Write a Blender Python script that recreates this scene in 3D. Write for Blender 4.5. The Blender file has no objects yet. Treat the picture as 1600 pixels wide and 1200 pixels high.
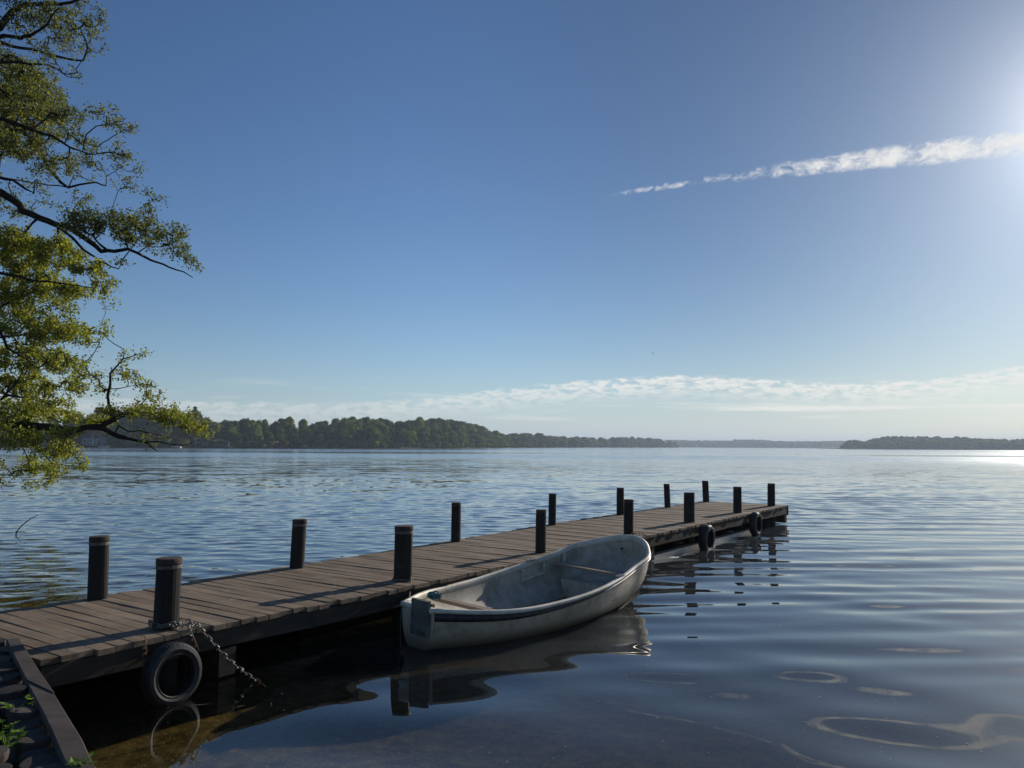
import bpy, math, random
import numpy as np
from mathutils import Vector, Matrix, Euler

random.seed(11); RNG = np.random.default_rng(11)
SC = bpy.context.scene
COL = SC.collection
R = math.radians
SUN_AZ, SUN_EL = R(39.3), R(19.5)          # azimuth measured from +Y towards +X

# ------------------------------------------------------------------ helpers
class MB:
    """collects faces; build() links them as one mesh object"""
    def __init__(self): self.v=[]; self.f=[]; self.t=[]; self.m=[]
    def add(self, verts, faces, tone=0.5, mi=0):
        b=len(self.v); self.v.extend(tuple(p) for p in verts)
        for fc in faces:
            self.f.append(tuple(b+i for i in fc)); self.t.append(tone); self.m.append(mi)
    def box(self, c, size, rot=0.0, tone=0.5, jit=0.0, mi=0, M=None):
        sx,sy,sz=[k/2 for k in size]; vs=[]
        for z in(-sz,sz):
            for x,y in((-sx,-sy),(sx,-sy),(sx,sy),(-sx,sy)):
                p=Vector((x+random.uniform(-jit,jit),y+random.uniform(-jit,jit),z+random.uniform(-jit,jit)*.6))
                if M is not None: p=M@p
                p=Matrix.Rotation(rot,3,'Z')@p
                vs.append(p+Vector(c))
        self.add(vs,[(0,3,2,1),(4,5,6,7),(0,1,5,4),(1,2,6,5),(2,3,7,6),(3,0,4,7)],tone,mi)
    def tube(self, pts, rads, n=8, tone=0.5, cap=True, mi=0):
        pts=[Vector(p) for p in pts]
        if not hasattr(rads,'__len__'): rads=[rads]*len(pts)
        up=Vector((.13,.21,.97)); vs=[]; fs=[]
        for i,p in enumerate(pts):
            d=(pts[min(i+1,len(pts)-1)]-pts[max(i-1,0)]); d=d.normalized() if d.length>1e-9 else Vector((0,0,1))
            a=d.cross(up)
            if a.length<.05: a=d.cross(Vector((1,0,0)))
            a.normalize(); b=d.cross(a).normalized(); up=a.cross(d)
            for k in range(n):
                w=2*math.pi*k/n; vs.append(p+(a*math.cos(w)+b*math.sin(w))*rads[i])
        for i in range(len(pts)-1):
            for k in range(n):
                fs.append((i*n+k,i*n+(k+1)%n,(i+1)*n+(k+1)%n,(i+1)*n+k))
        if cap:
            fs.append(tuple(range(n-1,-1,-1))); fs.append(tuple((len(pts)-1)*n+k for k in range(n)))
        self.add(vs,fs,tone,mi)
    def rings(self, rings, tone=0.5, closed=True, capa=True, capb=True, mi=0):
        n=len(rings[0]); vs=[p for r in rings for p in r]; fs=[]
        m=n if closed else n-1
        for i in range(len(rings)-1):
            for k in range(m):
                fs.append((i*n+k,i*n+(k+1)%n,(i+1)*n+(k+1)%n,(i+1)*n+k))
        if capa: fs.append(tuple(range(n-1,-1,-1)))
        if capb: fs.append(tuple((len(rings)-1)*n+k for k in range(n)))
        self.add(vs,fs,tone,mi)
    def build(self, name, mats, parent=None, smooth=False, loc=None):
        me=bpy.data.meshes.new(name); me.from_pydata(self.v,[],self.f)
        if not isinstance(mats,(list,tuple)): mats=[mats]
        for m in mats: me.materials.append(m)
        if len(mats)>1: me.polygons.foreach_set('material_index',self.m)
        at=me.attributes.new('tone','FLOAT','FACE'); at.data.foreach_set('value',[float(x) for x in self.t])
        if smooth: me.polygons.foreach_set('use_smooth',[True]*len(me.polygons))
        me.update()
        return link(name,me,parent,loc)

def link(name, me, parent=None, loc=None):
    o=bpy.data.objects.new(name,me); COL.objects.link(o)
    if parent is not None: o.parent=parent
    if loc is not None: o.location=loc
    return o

def np_mesh(name, V, Q, mats, tone=None, smooth=False, parent=None):
    """numpy vertices (n,3) and quads (m,4) -> object"""
    me=bpy.data.meshes.new(name)
    me.vertices.add(len(V)); me.vertices.foreach_set('co',np.ascontiguousarray(V,np.float32).ravel())
    k=Q.shape[1]
    me.loops.add(Q.size); me.loops.foreach_set('vertex_index',np.ascontiguousarray(Q,np.int32).ravel())
    me.polygons.add(len(Q)); me.polygons.foreach_set('loop_start',np.arange(0,Q.size,k,dtype=np.int32))
    me.polygons.foreach_set('loop_total',np.full(len(Q),k,np.int32))
    if not isinstance(mats,(list,tuple)): mats=[mats]
    for m in mats: me.materials.append(m)
    if tone is not None:
        at=me.attributes.new('tone','FLOAT','FACE'); at.data.foreach_set('value',np.ascontiguousarray(tone,np.float32))
    me.polygons.foreach_set('use_smooth',np.full(len(Q),smooth))
    me.update(calc_edges=True)
    return link(name,me,parent)

def empty(name, loc=(0,0,0), rz=0.0, rot=None):
    o=bpy.data.objects.new(name,None); COL.objects.link(o); o.location=loc
    o.rotation_euler=rot if rot is not None else (0,0,rz); o.empty_display_size=.2
    return o
def tag(o, label, cat, group=None):
    o['label']=label; o['category']=cat
    if group: o['group']=group
    return o
def kind(o,k): o['kind']=k; return o
def dup(o, parent=None):
    c=o.copy(); COL.objects.link(c); c.parent=parent
    for ch in list(o.children): dup(ch,c)
    return c

# ------------------------------------------------------------------ materials
def new_mat(name):
    m=bpy.data.materials.new(name); m.use_nodes=True; nt=m.node_tree; nt.nodes.clear()
    out=nt.nodes.new('ShaderNodeOutputMaterial'); return m,nt,out
def N(nt,t,**kw):
    n=nt.nodes.new(t)
    for k,v in kw.items():
        if k in n.inputs: n.inputs[k].default_value=v
        else: setattr(n,k,v)
    return n
def L(nt,a,b): nt.links.new(a,b)
def ramp(nt,fac,stops):
    r=nt.nodes.new('ShaderNodeValToRGB'); L(nt,fac,r.inputs[0]); e=r.color_ramp.elements
    while len(e)<len(stops): e.new(.5)
    for el,(p,c) in zip(e,stops): el.position=p; el.color=(c[0],c[1],c[2],1)
    return r
def mixc(nt,fac,a,b,mode='MIX'):
    m=nt.nodes.new('ShaderNodeMix'); m.data_type='RGBA'; m.blend_type=mode
    for sock,val in((m.inputs[0],fac),(m.inputs[6],a),(m.inputs[7],b)):
        if hasattr(val,'is_output'): L(nt,val,sock)
        elif hasattr(val,'__len__'): sock.default_value=(val[0],val[1],val[2],1)
        else: sock.default_value=val
    return m.outputs[2]
def math_(nt,op,a,b=None,c=None,clamp=False):
    m=nt.nodes.new('ShaderNodeMath'); m.operation=op; m.use_clamp=clamp
    for i,v in enumerate((a,b,c)):
        if v is None: continue
        if hasattr(v,'is_output'): L(nt,v,m.inputs[i])
        else: m.inputs[i].default_value=v
    return m.outputs[0]
def smooth(nt,x,a,b):
    m=nt.nodes.new('ShaderNodeMapRange'); m.interpolation_type='SMOOTHSTEP'; m.clamp=True
    L(nt,x,m.inputs[0]); m.inputs[1].default_value=a; m.inputs[2].default_value=b
    return m.outputs[0]

def wood(name, dark, light, grain=(1,1,1), rough=.8, bump=.3, tone_amt=.5, stain=None, spec=.25):
    m,nt,out=new_mat(name)
    tc=N(nt,'ShaderNodeTexCoord'); mp=N(nt,'ShaderNodeMapping'); mp.inputs['Scale'].default_value=grain
    L(nt,tc.outputs['Object'],mp.inputs[0])
    n1=N(nt,'ShaderNodeTexNoise',Scale=9.0,Detail=8.0,Roughness=.65); L(nt,mp.outputs[0],n1.inputs['Vector'])
    n2=N(nt,'ShaderNodeTexNoise',Scale=2.2,Detail=5.0,Roughness=.6); L(nt,tc.outputs['Object'],n2.inputs['Vector'])
    at=N(nt,'ShaderNodeAttribute',attribute_name='tone')
    f=math_(nt,'ADD',math_(nt,'MULTIPLY',n1.outputs[0],.55),math_(nt,'MULTIPLY',n2.outputs[0],.45))
    f=math_(nt,'ADD',f,math_(nt,'MULTIPLY',math_(nt,'SUBTRACT',at.outputs['Fac'],.5),tone_amt))
    rp=ramp(nt,f,[(.28,dark),(.72,light)]); c=rp.outputs[0]
    if stain:
        n3=N(nt,'ShaderNodeTexNoise',Scale=5.0,Detail=6.0,Roughness=.7); L(nt,tc.outputs['Object'],n3.inputs['Vector'])
        c=mixc(nt,math_(nt,'MULTIPLY',smooth(nt,n3.outputs[0],.55,.72),.7),c,stain)
    b=N(nt,'ShaderNodeBsdfPrincipled',Roughness=rough); L(nt,c,b.inputs['Base Color']); b.inputs['Specular IOR Level'].default_value=spec
    bp=N(nt,'ShaderNodeBump',Strength=bump,Distance=.01); L(nt,n1.outputs[0],bp.inputs['Height']); L(nt,bp.outputs[0],b.inputs['Normal'])
    L(nt,b.outputs[0],out.inputs[0]); return m

def plain(name, c1, c2, rough=.6, metal=0.0, scale=6.0, bump=.1, spec=.4, coat=0.0, stops=(.35,.65), dist=.01):
    m,nt,out=new_mat(name); tc=N(nt,'ShaderNodeTexCoord')
    n1=N(nt,'ShaderNodeTexNoise',Scale=scale,Detail=8.0,Roughness=.65); L(nt,tc.outputs['Object'],n1.inputs['Vector'])
    rp=ramp(nt,n1.outputs[0],[(stops[0],c1),(stops[1],c2)])
    b=N(nt,'ShaderNodeBsdfPrincipled',Roughness=rough,Metallic=metal); L(nt,rp.outputs[0],b.inputs['Base Color'])
    b.inputs['Specular IOR Level'].default_value=spec; b.inputs['Coat Weight'].default_value=coat; b.inputs['Coat Roughness'].default_value=.15
    if bump:
        n2=N(nt,'ShaderNodeTexNoise',Scale=scale*4,Detail=6.0); L(nt,tc.outputs['Object'],n2.inputs['Vector'])
        bp=N(nt,'ShaderNodeBump',Strength=bump,Distance=dist); L(nt,n2.outputs[0],bp.inputs['Height']); L(nt,bp.outputs[0],b.inputs['Normal'])
    L(nt,b.outputs[0],out.inputs[0]); return m

def leafmat(name, stops, transl=.45, gloss=.06, nscale=.0, vary=.0):
    m,nt,out=new_mat(name)
    at=N(nt,'ShaderNodeAttribute',attribute_name='tone'); f=at.outputs['Fac']
    oi=N(nt,'ShaderNodeObjectInfo'); f=math_(nt,'ADD',f,math_(nt,'MULTIPLY',math_(nt,'SUBTRACT',oi.outputs['Random'],.5),vary))
    if nscale:
        g=N(nt,'ShaderNodeNewGeometry'); n1=N(nt,'ShaderNodeTexNoise',Scale=nscale,Detail=3.0); L(nt,g.outputs['Position'],n1.inputs['Vector'])
        f=math_(nt,'ADD',f,math_(nt,'MULTIPLY',math_(nt,'SUBTRACT',n1.outputs[0],.5),.7))
    rp=ramp(nt,f,stops)
    d=N(nt,'ShaderNodeBsdfDiffuse'); L(nt,rp.outputs[0],d.inputs[0])
    t=N(nt,'ShaderNodeBsdfTranslucent'); L(nt,mixc(nt,1.0,rp.outputs[0],(1.25,1.25,.55),'MULTIPLY'),t.inputs[0])
    mx=N(nt,'ShaderNodeMixShader',Fac=transl); L(nt,d.outputs[0],mx.inputs[1]); L(nt,t.outputs[0],mx.inputs[2])
    gl=N(nt,'ShaderNodeBsdfGlossy',Roughness=.45); gl.inputs[0].default_value=(.8,.85,.8,1)
    m2=N(nt,'ShaderNodeMixShader',Fac=gloss); L(nt,mx.outputs[0],m2.inputs[1]); L(nt,gl.outputs[0],m2.inputs[2])
    L(nt,m2.outputs[0],out.inputs[0]); return m

M={}
M['deck']=wood('deck_boards',(.105,.076,.050),(.29,.218,.150),grain=(1.6,.12,1.6),rough=.85,bump=.5,tone_amt=.38,stain=(.31,.262,.205))
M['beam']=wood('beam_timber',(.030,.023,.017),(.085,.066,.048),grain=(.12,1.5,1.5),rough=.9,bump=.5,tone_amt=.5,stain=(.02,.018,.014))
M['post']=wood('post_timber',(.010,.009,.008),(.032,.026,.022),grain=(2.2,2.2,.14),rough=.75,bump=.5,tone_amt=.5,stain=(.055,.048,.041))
M['cap']=plain('post_cap',(.030,.022,.018),(.075,.050,.038),rough=.85,scale=9,bump=.4)
M['band']=plain('galvanised_band',(.07,.065,.06),(.16,.15,.14),rough=.55,metal=.4,scale=20)
M['brace']=wood('wet_brace',(.16,.145,.12),(.40,.37,.31),grain=(.12,1.5,1.5),rough=.35,bump=.3,spec=.5)
M['rubber']=plain('tyre_rubber',(.010,.010,.010),(.030,.029,.028),rough=.55,scale=14,bump=.2,spec=.4)
M['chain']=plain('chain_steel',(.10,.097,.092),(.27,.26,.245),rough=.42,metal=.85,scale=30,bump=.1)
M['rust']=plain('rusty_steel',(.10,.045,.02),(.25,.13,.06),rough=.75,metal=.2,scale=40,bump=.3)
M['rope']=plain('rope_fibre',(.10,.09,.07),(.22,.20,.16),rough=.95,scale=60,bump=.6)
M['blue_rope']=plain('blue_rope_fibre',(.02,.09,.12),(.05,.20,.25),rough=.9,scale=50,bump=.6)
M['cap_plank']=wood('cap_plank',(.035,.028,.025),(.100,.082,.073),grain=(.15,1.5,1.5),rough=.85,bump=.4,stain=(.03,.028,.024))
M['log']=wood('log_ends',(.030,.025,.022),(.090,.073,.063),grain=(1.2,1.2,.3),rough=.9,bump=.6,tone_amt=.5,stain=(.022,.02,.017))
M['bark']=plain('bark',(.012,.010,.008),(.045,.036,.028),rough=.95,scale=14,bump=.8,spec=.1)
M['gel']=None
SKY_TINT=(.480,.572,.682); SKY_GAMMA=1.12; SKY_ROLL=.72; SKY_DUST=.35; AUR1=20.0; AUR2=.3; SKY_STRENGTH=.1; FASC=.275
CLOUD_LOW=(8.3,8.2,7.7); CLOUD_HI=(8.0,7.9,7.7)
SUN_STRENGTH=4.1; EXPOSURE=.14; HAZE=.00024
CHOP_SLOPE=.070; RIPPLE_SLOPE=.040; SLOW_SLOPE=.020; FAR_SLOPE=.30
ATT_DENS=255; LEAF_PER=40; LEAF_SPREAD=.074; LEAF_LEN=.066
HORIZON=(5.2,6.2,7.4)
LIMBS=[
 [(-14.79,20.23,13.11,0.108),(-14.03,20.11,13.39,0.0929),(-13.74,20.16,13.89,0.0778),(-13.29,20.0,13.98,0.0626),(-12.3,19.89,13.93,0.0475),(-11.71,19.96,14.15,0.0324)],
 [(-14.98,20.51,13.11,0.0648),(-14.1,20.23,13.18,0.0567),(-13.49,19.99,13.05,0.0486),(-12.86,19.55,12.83,0.0405),(-12.47,19.45,12.99,0.0324),(-12.02,19.12,13.15,0.0243),(-11.65,18.85,13.22,0.0162)],
 [(-14.83,20.52,13.26,0.054),(-14.35,20.6,13.25,0.0494),(-14.25,20.93,13.3,0.0449),(-13.65,20.92,13.21,0.0403),(-13.02,20.95,13.04,0.0358),(-12.68,20.99,12.97,0.0312),(-12.1,20.78,12.81,0.0266),(-12.04,20.87,13.23,0.0221),(-12.23,21.03,13.6,0.0175),(-12.43,21.11,13.93,0.013)],
 [(-14.02,19.46,12.02,0.0486),(-13.45,19.37,12.03,0.041),(-12.67,18.95,11.83,0.0335),(-12.24,19.06,11.82,0.0259),(-11.7,18.98,11.65,0.0184),(-11.34,18.81,11.37,0.0108)],
 [(-15.02,20.89,12.28,0.054),(-14.66,21.18,12.14,0.0403),(-14.17,21.2,11.93,0.0266),(-14.07,21.7,11.97,0.013)],
 [(-14.6,20.15,10.93,0.0702),(-13.73,19.9,10.74,0.062),(-13.23,19.68,10.52,0.0538),(-12.79,19.8,10.38,0.0457),(-12.11,19.54,10.13,0.0375),(-11.77,19.55,9.92,0.0293),(-11.35,19.41,9.7,0.0211),(-10.78,19.15,9.47,0.013)],
 [(-11.05,19.29,10.06,0.018),(-10.87,19.4,10.33,0.0153),(-10.61,19.38,10.36,0.0126),(-10.24,19.31,10.33,0.0099),(-9.97,19.41,10.43,0.0072)],
 [(-15.0,20.98,10.96,0.0756),(-14.29,20.74,10.83,0.069),(-13.72,20.82,10.77,0.0624),(-13.34,21.13,10.25,0.0558),(-13.1,21.06,9.82,0.0492),(-12.82,21.24,9.46,0.0426),(-12.63,21.29,9.33,0.036),(-12.32,21.32,9.43,0.0294),(-12.05,21.65,9.61,0.0228),(-11.64,21.41,9.43,0.0162)],
 [(-11.68,21.5,9.46,0.0144),(-11.62,21.41,9.72,0.0116),(-11.48,21.58,9.91,0.0088),(-11.13,21.44,10.05,0.006)],
 [(-12.63,21.3,9.33,0.018),(-12.56,21.4,9.71,0.0144),(-12.15,21.17,9.57,0.0108),(-11.81,21.21,9.46,0.0072)],
 [(-11.2,21.69,9.5,0.0108),(-11.22,21.31,9.25,0.0096),(-11.29,21.24,8.86,0.0084),(-11.37,21.25,8.62,0.0072)],
 [(-13.56,19.09,8.7,0.0486),(-12.99,18.96,8.79,0.0415),(-12.51,18.74,8.65,0.0343),(-12.16,18.71,8.41,0.0272),(-11.87,18.58,8.27,0.0201),(-11.88,18.62,8.6,0.013)],
 [(-14.58,19.82,8.95,0.108),(-13.66,19.97,8.75,0.1018),(-13.29,19.95,8.53,0.0956),(-12.96,19.86,8.2,0.0894),(-12.41,19.67,7.97,0.0832),(-11.97,19.65,7.8,0.077),(-11.35,19.17,7.63,0.0707),(-10.93,19.17,7.33,0.0645),(-10.68,19.34,7.13,0.0583),(-10.44,19.15,6.95,0.0521),(-9.97,18.9,6.89,0.0459),(-9.69,19.01,6.98,0.0397),(-9.33,18.77,6.82,0.0335),(-8.97,18.75,6.63,0.0273),(-8.36,18.43,6.38,0.0211),(-7.95,18.28,6.24,0.0149),(-7.72,18.28,6.1,0.0086)],
 [(-11.78,19.34,7.71,0.0486),(-11.48,19.27,7.5,0.0397),(-11.02,19.33,7.06,0.0308),(-10.36,18.91,6.66,0.0219),(-9.69,18.61,6.38,0.013)],
 [(-9.6,18.63,6.64,0.0168),(-9.44,18.68,6.91,0.0136),(-9.42,18.92,7.19,0.0104),(-9.23,18.76,7.32,0.0072)],
 [(-9.22,18.56,6.77,0.0168),(-8.97,18.48,6.9,0.0136),(-8.8,18.83,6.99,0.0104),(-8.42,18.61,7.0,0.0072)],
 [(-13.62,19.03,2.56,0.1242),(-12.65,19.01,2.54,0.1128),(-12.27,19.04,2.54,0.1013),(-11.57,19.12,2.5,0.0899),(-10.97,19.36,2.43,0.0784),(-10.59,19.18,2.5,0.067),(-10.23,19.17,2.47,0.0555),(-10.0,19.38,2.34,0.0441),(-9.63,19.32,2.23,0.0326),(-9.31,19.66,2.12,0.0212),(-8.87,19.34,1.91,0.0097)],
 [(-10.77,19.5,2.51,0.0648),(-10.43,19.62,2.55,0.0586),(-10.07,19.49,2.69,0.0523),(-10.26,19.74,2.85,0.0461),(-10.27,19.56,3.07,0.0398),(-10.22,19.48,3.59,0.0336),(-10.28,19.57,3.89,0.0274),(-10.05,19.44,4.06,0.0211),(-9.99,19.61,4.26,0.0149),(-9.6,19.56,4.37,0.0086)],
 [(-10.4,20.16,2.35,0.0264),(-10.24,20.05,2.56,0.0219),(-9.89,19.83,2.41,0.0174),(-9.28,19.56,2.38,0.0129),(-8.86,19.56,2.31,0.0084)],
 [(-10.62,19.9,2.49,0.036),(-10.07,19.76,2.24,0.0291),(-9.54,19.64,2.16,0.0222),(-8.77,19.77,2.09,0.0153),(-8.03,19.35,2.12,0.0084)],
 [(-10.4,19.82,3.5,0.0168),(-10.39,20.23,3.54,0.0136),(-10.1,20.14,3.59,0.0104),(-10.04,20.37,3.64,0.0072)],
 [(-10.32,19.96,2.71,0.024),(-10.07,20.16,2.85,0.0206),(-9.78,20.06,3.03,0.0173),(-9.58,20.12,3.29,0.0139),(-9.59,20.1,3.64,0.0106),(-9.67,20.0,3.87,0.0072)],
 [(-10.64,20.01,2.64,0.036),(-9.96,19.93,2.89,0.0291),(-9.36,20.06,2.9,0.0222),(-8.63,19.95,2.73,0.0153),(-8.0,19.83,2.52,0.0084)],
 [(-14.12,19.93,2.95,0.0432),(-13.33,19.98,3.19,0.0351),(-13.14,19.95,3.41,0.027),(-12.77,19.8,3.71,0.0189),(-12.6,19.79,4.11,0.0108)],
 [(-13.24,19.84,3.18,0.036),(-13.03,19.79,3.33,0.0307),(-12.56,19.7,3.26,0.0254),(-12.08,19.43,3.05,0.0202),(-11.88,19.59,2.8,0.0149),(-11.36,19.5,2.59,0.0096)],
 [(-13.55,19.15,5.34,0.0486),(-13.04,19.38,4.92,0.0391),(-12.75,19.25,4.49,0.0297),(-12.17,19.0,4.22,0.0203),(-11.54,18.63,3.92,0.0108)],
 [(-14.86,21.01,5.56,0.0486),(-14.02,20.79,5.81,0.0391),(-13.88,21.21,6.14,0.0297),(-13.24,21.17,6.32,0.0203),(-12.44,21.01,6.38,0.0108)],
 [(-13.37,19.02,6.45,0.0432),(-12.6,19.08,6.31,0.0346),(-11.85,18.92,6.12,0.0259),(-11.01,18.87,6.03,0.0173),(-10.34,18.81,5.94,0.0086)],
 [(-14.22,20.4,4.86,0.036),(-13.37,20.4,4.95,0.0288),(-12.97,20.85,5.1,0.0216),(-11.93,20.57,5.07,0.0144),(-11.31,21.0,5.35,0.0072)],
 [(-13.23,20.53,2.57,0.024),(-13.25,20.69,2.18,0.0184),(-12.9,20.57,1.71,0.0128),(-12.77,20.49,1.37,0.0072)],
 [(-12.78,20.53,2.13,0.018),(-12.39,20.55,1.71,0.014),(-11.92,20.16,1.54,0.01),(-11.42,20.24,1.47,0.006)],
]
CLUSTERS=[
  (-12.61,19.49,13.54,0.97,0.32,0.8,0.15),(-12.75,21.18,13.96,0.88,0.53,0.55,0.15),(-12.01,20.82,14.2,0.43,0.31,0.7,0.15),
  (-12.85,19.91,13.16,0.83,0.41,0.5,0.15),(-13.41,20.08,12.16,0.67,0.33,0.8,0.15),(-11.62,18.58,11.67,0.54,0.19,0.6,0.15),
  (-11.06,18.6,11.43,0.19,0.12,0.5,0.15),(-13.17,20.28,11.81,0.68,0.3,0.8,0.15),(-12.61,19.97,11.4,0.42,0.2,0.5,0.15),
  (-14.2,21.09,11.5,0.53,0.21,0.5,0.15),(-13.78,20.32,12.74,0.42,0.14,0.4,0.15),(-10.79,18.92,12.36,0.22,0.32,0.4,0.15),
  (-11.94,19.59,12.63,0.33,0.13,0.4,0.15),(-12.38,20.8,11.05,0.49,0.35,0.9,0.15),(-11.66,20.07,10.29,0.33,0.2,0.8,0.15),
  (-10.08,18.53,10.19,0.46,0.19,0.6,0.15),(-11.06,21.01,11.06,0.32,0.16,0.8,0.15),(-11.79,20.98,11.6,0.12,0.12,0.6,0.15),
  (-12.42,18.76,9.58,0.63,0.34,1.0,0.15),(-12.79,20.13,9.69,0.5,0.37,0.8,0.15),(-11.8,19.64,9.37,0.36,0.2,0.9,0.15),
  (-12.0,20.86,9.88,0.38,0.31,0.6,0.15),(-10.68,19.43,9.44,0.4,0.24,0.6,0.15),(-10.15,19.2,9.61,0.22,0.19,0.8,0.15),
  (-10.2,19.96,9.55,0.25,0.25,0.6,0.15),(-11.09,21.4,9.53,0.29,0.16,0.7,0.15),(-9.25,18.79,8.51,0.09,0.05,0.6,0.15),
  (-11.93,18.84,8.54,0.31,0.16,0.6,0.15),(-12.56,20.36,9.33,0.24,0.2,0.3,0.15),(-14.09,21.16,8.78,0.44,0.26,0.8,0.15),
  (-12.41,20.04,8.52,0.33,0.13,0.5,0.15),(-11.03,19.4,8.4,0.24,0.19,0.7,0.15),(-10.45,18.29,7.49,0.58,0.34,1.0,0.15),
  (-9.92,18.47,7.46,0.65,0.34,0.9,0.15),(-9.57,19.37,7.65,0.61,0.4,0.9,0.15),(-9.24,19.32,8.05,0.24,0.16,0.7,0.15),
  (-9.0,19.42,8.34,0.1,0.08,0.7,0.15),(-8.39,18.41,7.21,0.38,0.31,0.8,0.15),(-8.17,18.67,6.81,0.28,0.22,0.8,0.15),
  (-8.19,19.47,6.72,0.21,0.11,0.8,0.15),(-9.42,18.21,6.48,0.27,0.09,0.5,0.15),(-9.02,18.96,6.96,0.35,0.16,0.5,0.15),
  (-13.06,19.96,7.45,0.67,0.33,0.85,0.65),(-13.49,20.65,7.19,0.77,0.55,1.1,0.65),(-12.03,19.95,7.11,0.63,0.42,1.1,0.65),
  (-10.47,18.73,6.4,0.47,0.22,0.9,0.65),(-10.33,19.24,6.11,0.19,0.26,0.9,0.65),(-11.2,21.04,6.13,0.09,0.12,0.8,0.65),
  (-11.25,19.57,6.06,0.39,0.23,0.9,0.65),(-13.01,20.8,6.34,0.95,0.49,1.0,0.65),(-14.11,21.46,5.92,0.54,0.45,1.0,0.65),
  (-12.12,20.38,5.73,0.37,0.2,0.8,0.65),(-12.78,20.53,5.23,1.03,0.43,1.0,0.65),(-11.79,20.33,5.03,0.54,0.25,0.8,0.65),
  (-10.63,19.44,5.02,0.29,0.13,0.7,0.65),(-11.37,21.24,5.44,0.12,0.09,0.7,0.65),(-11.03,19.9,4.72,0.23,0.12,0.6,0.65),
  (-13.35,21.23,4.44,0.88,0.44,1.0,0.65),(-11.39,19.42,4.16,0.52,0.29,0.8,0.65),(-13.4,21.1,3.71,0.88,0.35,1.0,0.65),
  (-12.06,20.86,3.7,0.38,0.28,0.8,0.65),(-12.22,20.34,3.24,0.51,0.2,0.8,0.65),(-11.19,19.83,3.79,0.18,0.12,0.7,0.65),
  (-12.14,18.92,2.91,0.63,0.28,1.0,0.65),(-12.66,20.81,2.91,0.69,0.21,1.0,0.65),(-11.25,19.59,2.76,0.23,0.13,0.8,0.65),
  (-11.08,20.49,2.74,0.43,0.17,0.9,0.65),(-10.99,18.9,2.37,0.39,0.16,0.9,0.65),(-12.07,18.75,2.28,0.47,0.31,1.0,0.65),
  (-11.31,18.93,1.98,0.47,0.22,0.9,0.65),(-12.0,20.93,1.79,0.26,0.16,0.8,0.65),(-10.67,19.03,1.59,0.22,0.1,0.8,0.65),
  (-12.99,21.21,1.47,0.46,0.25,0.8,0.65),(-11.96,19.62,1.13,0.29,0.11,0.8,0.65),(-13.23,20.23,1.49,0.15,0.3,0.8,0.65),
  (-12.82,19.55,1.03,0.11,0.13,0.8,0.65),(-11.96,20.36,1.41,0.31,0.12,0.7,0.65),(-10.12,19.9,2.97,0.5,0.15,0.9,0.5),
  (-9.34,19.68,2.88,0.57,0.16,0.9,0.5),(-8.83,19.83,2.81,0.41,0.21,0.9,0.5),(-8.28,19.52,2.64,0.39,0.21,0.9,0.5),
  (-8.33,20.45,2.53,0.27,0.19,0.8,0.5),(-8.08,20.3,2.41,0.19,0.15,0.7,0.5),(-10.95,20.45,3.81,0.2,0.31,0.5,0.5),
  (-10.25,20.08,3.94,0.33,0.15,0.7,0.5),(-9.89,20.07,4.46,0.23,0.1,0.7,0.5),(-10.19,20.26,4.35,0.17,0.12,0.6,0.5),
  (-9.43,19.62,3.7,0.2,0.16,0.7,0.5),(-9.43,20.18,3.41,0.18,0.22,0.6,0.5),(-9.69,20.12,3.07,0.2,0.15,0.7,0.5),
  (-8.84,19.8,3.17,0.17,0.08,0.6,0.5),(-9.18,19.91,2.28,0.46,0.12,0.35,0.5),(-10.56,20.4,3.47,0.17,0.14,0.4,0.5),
]
SHORE= [(-218.9, 355), (-215.8, 370), (-178.8, 390), (-143.3, 430), (-96.0, 480), (-46.7, 560), (-12.5, 750), (23.8, 950), (175.0, 1400), (396.0, 1800)]
SKYLINE= [(-217.0, 366.0, 17.4), (-211.0, 373.0, 18.4), (-204.0, 377.0, 19.8), (-192.0, 383.0, 20.6), (-179.0, 390.0, 22.6), (-170.0, 401.0, 19.9), (-167.0, 405.0, 21.5), (-161.0, 411.0, 15.3), (-156.0, 417.0, 17.3), (-143.0, 430.0, 17.9), (-135.0, 439.0, 16.5), (-127.0, 449.0, 19.5), (-118.0, 458.0, 16.5), (-112.0, 464.0, 18.2), (-101.0, 475.0, 21.1), (-90.0, 491.0, 20.6), (-77.0, 514.0, 20.7), (-66.0, 531.0, 21.4), (-51.0, 554.0, 22.8), (-40.0, 608.0, 21.3), (-33.0, 655.0, 21.8), (-23.0, 702.0, 18.6), (-7.0, 790.0, 14.9), (24.0, 950.0, 20.8), (53.0, 1062.0, 18.8), (101.0, 1212.0, 18.4), (175.0, 1400.0, 20.1), (244.0, 1540.0, 23.5), (322.0, 1681.0, 20.2), (382.0, 1779.0, 14.1)]
HEADLAND= [(577.0, 1.8), (590.0, 10.6), (601.0, 16.1), (612.0, 18.3), (628.0, 14.1), (639.0, 17.4), (655.0, 20.7), (672.0, 24.1), (704.0, 23.7), (726.0, 23.3), (747.0, 23.5), (780.0, 22.6), (802.0, 23.8), (823.0, 20.7), (845.0, 21.9), (867.0, 19.8), (975.0, 21.6), (1192.0, 24.0)]
HILLS= [(520.0, 15.0), (559.0, 28.3), (650.0, 26.6), (780.0, 26.4), (806.0, 30.8), (888.0, 30.3), (953.0, 26.3), (1083.0, 26.0), (1181.0, 27.7), (1300.0, 24.1)]
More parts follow.
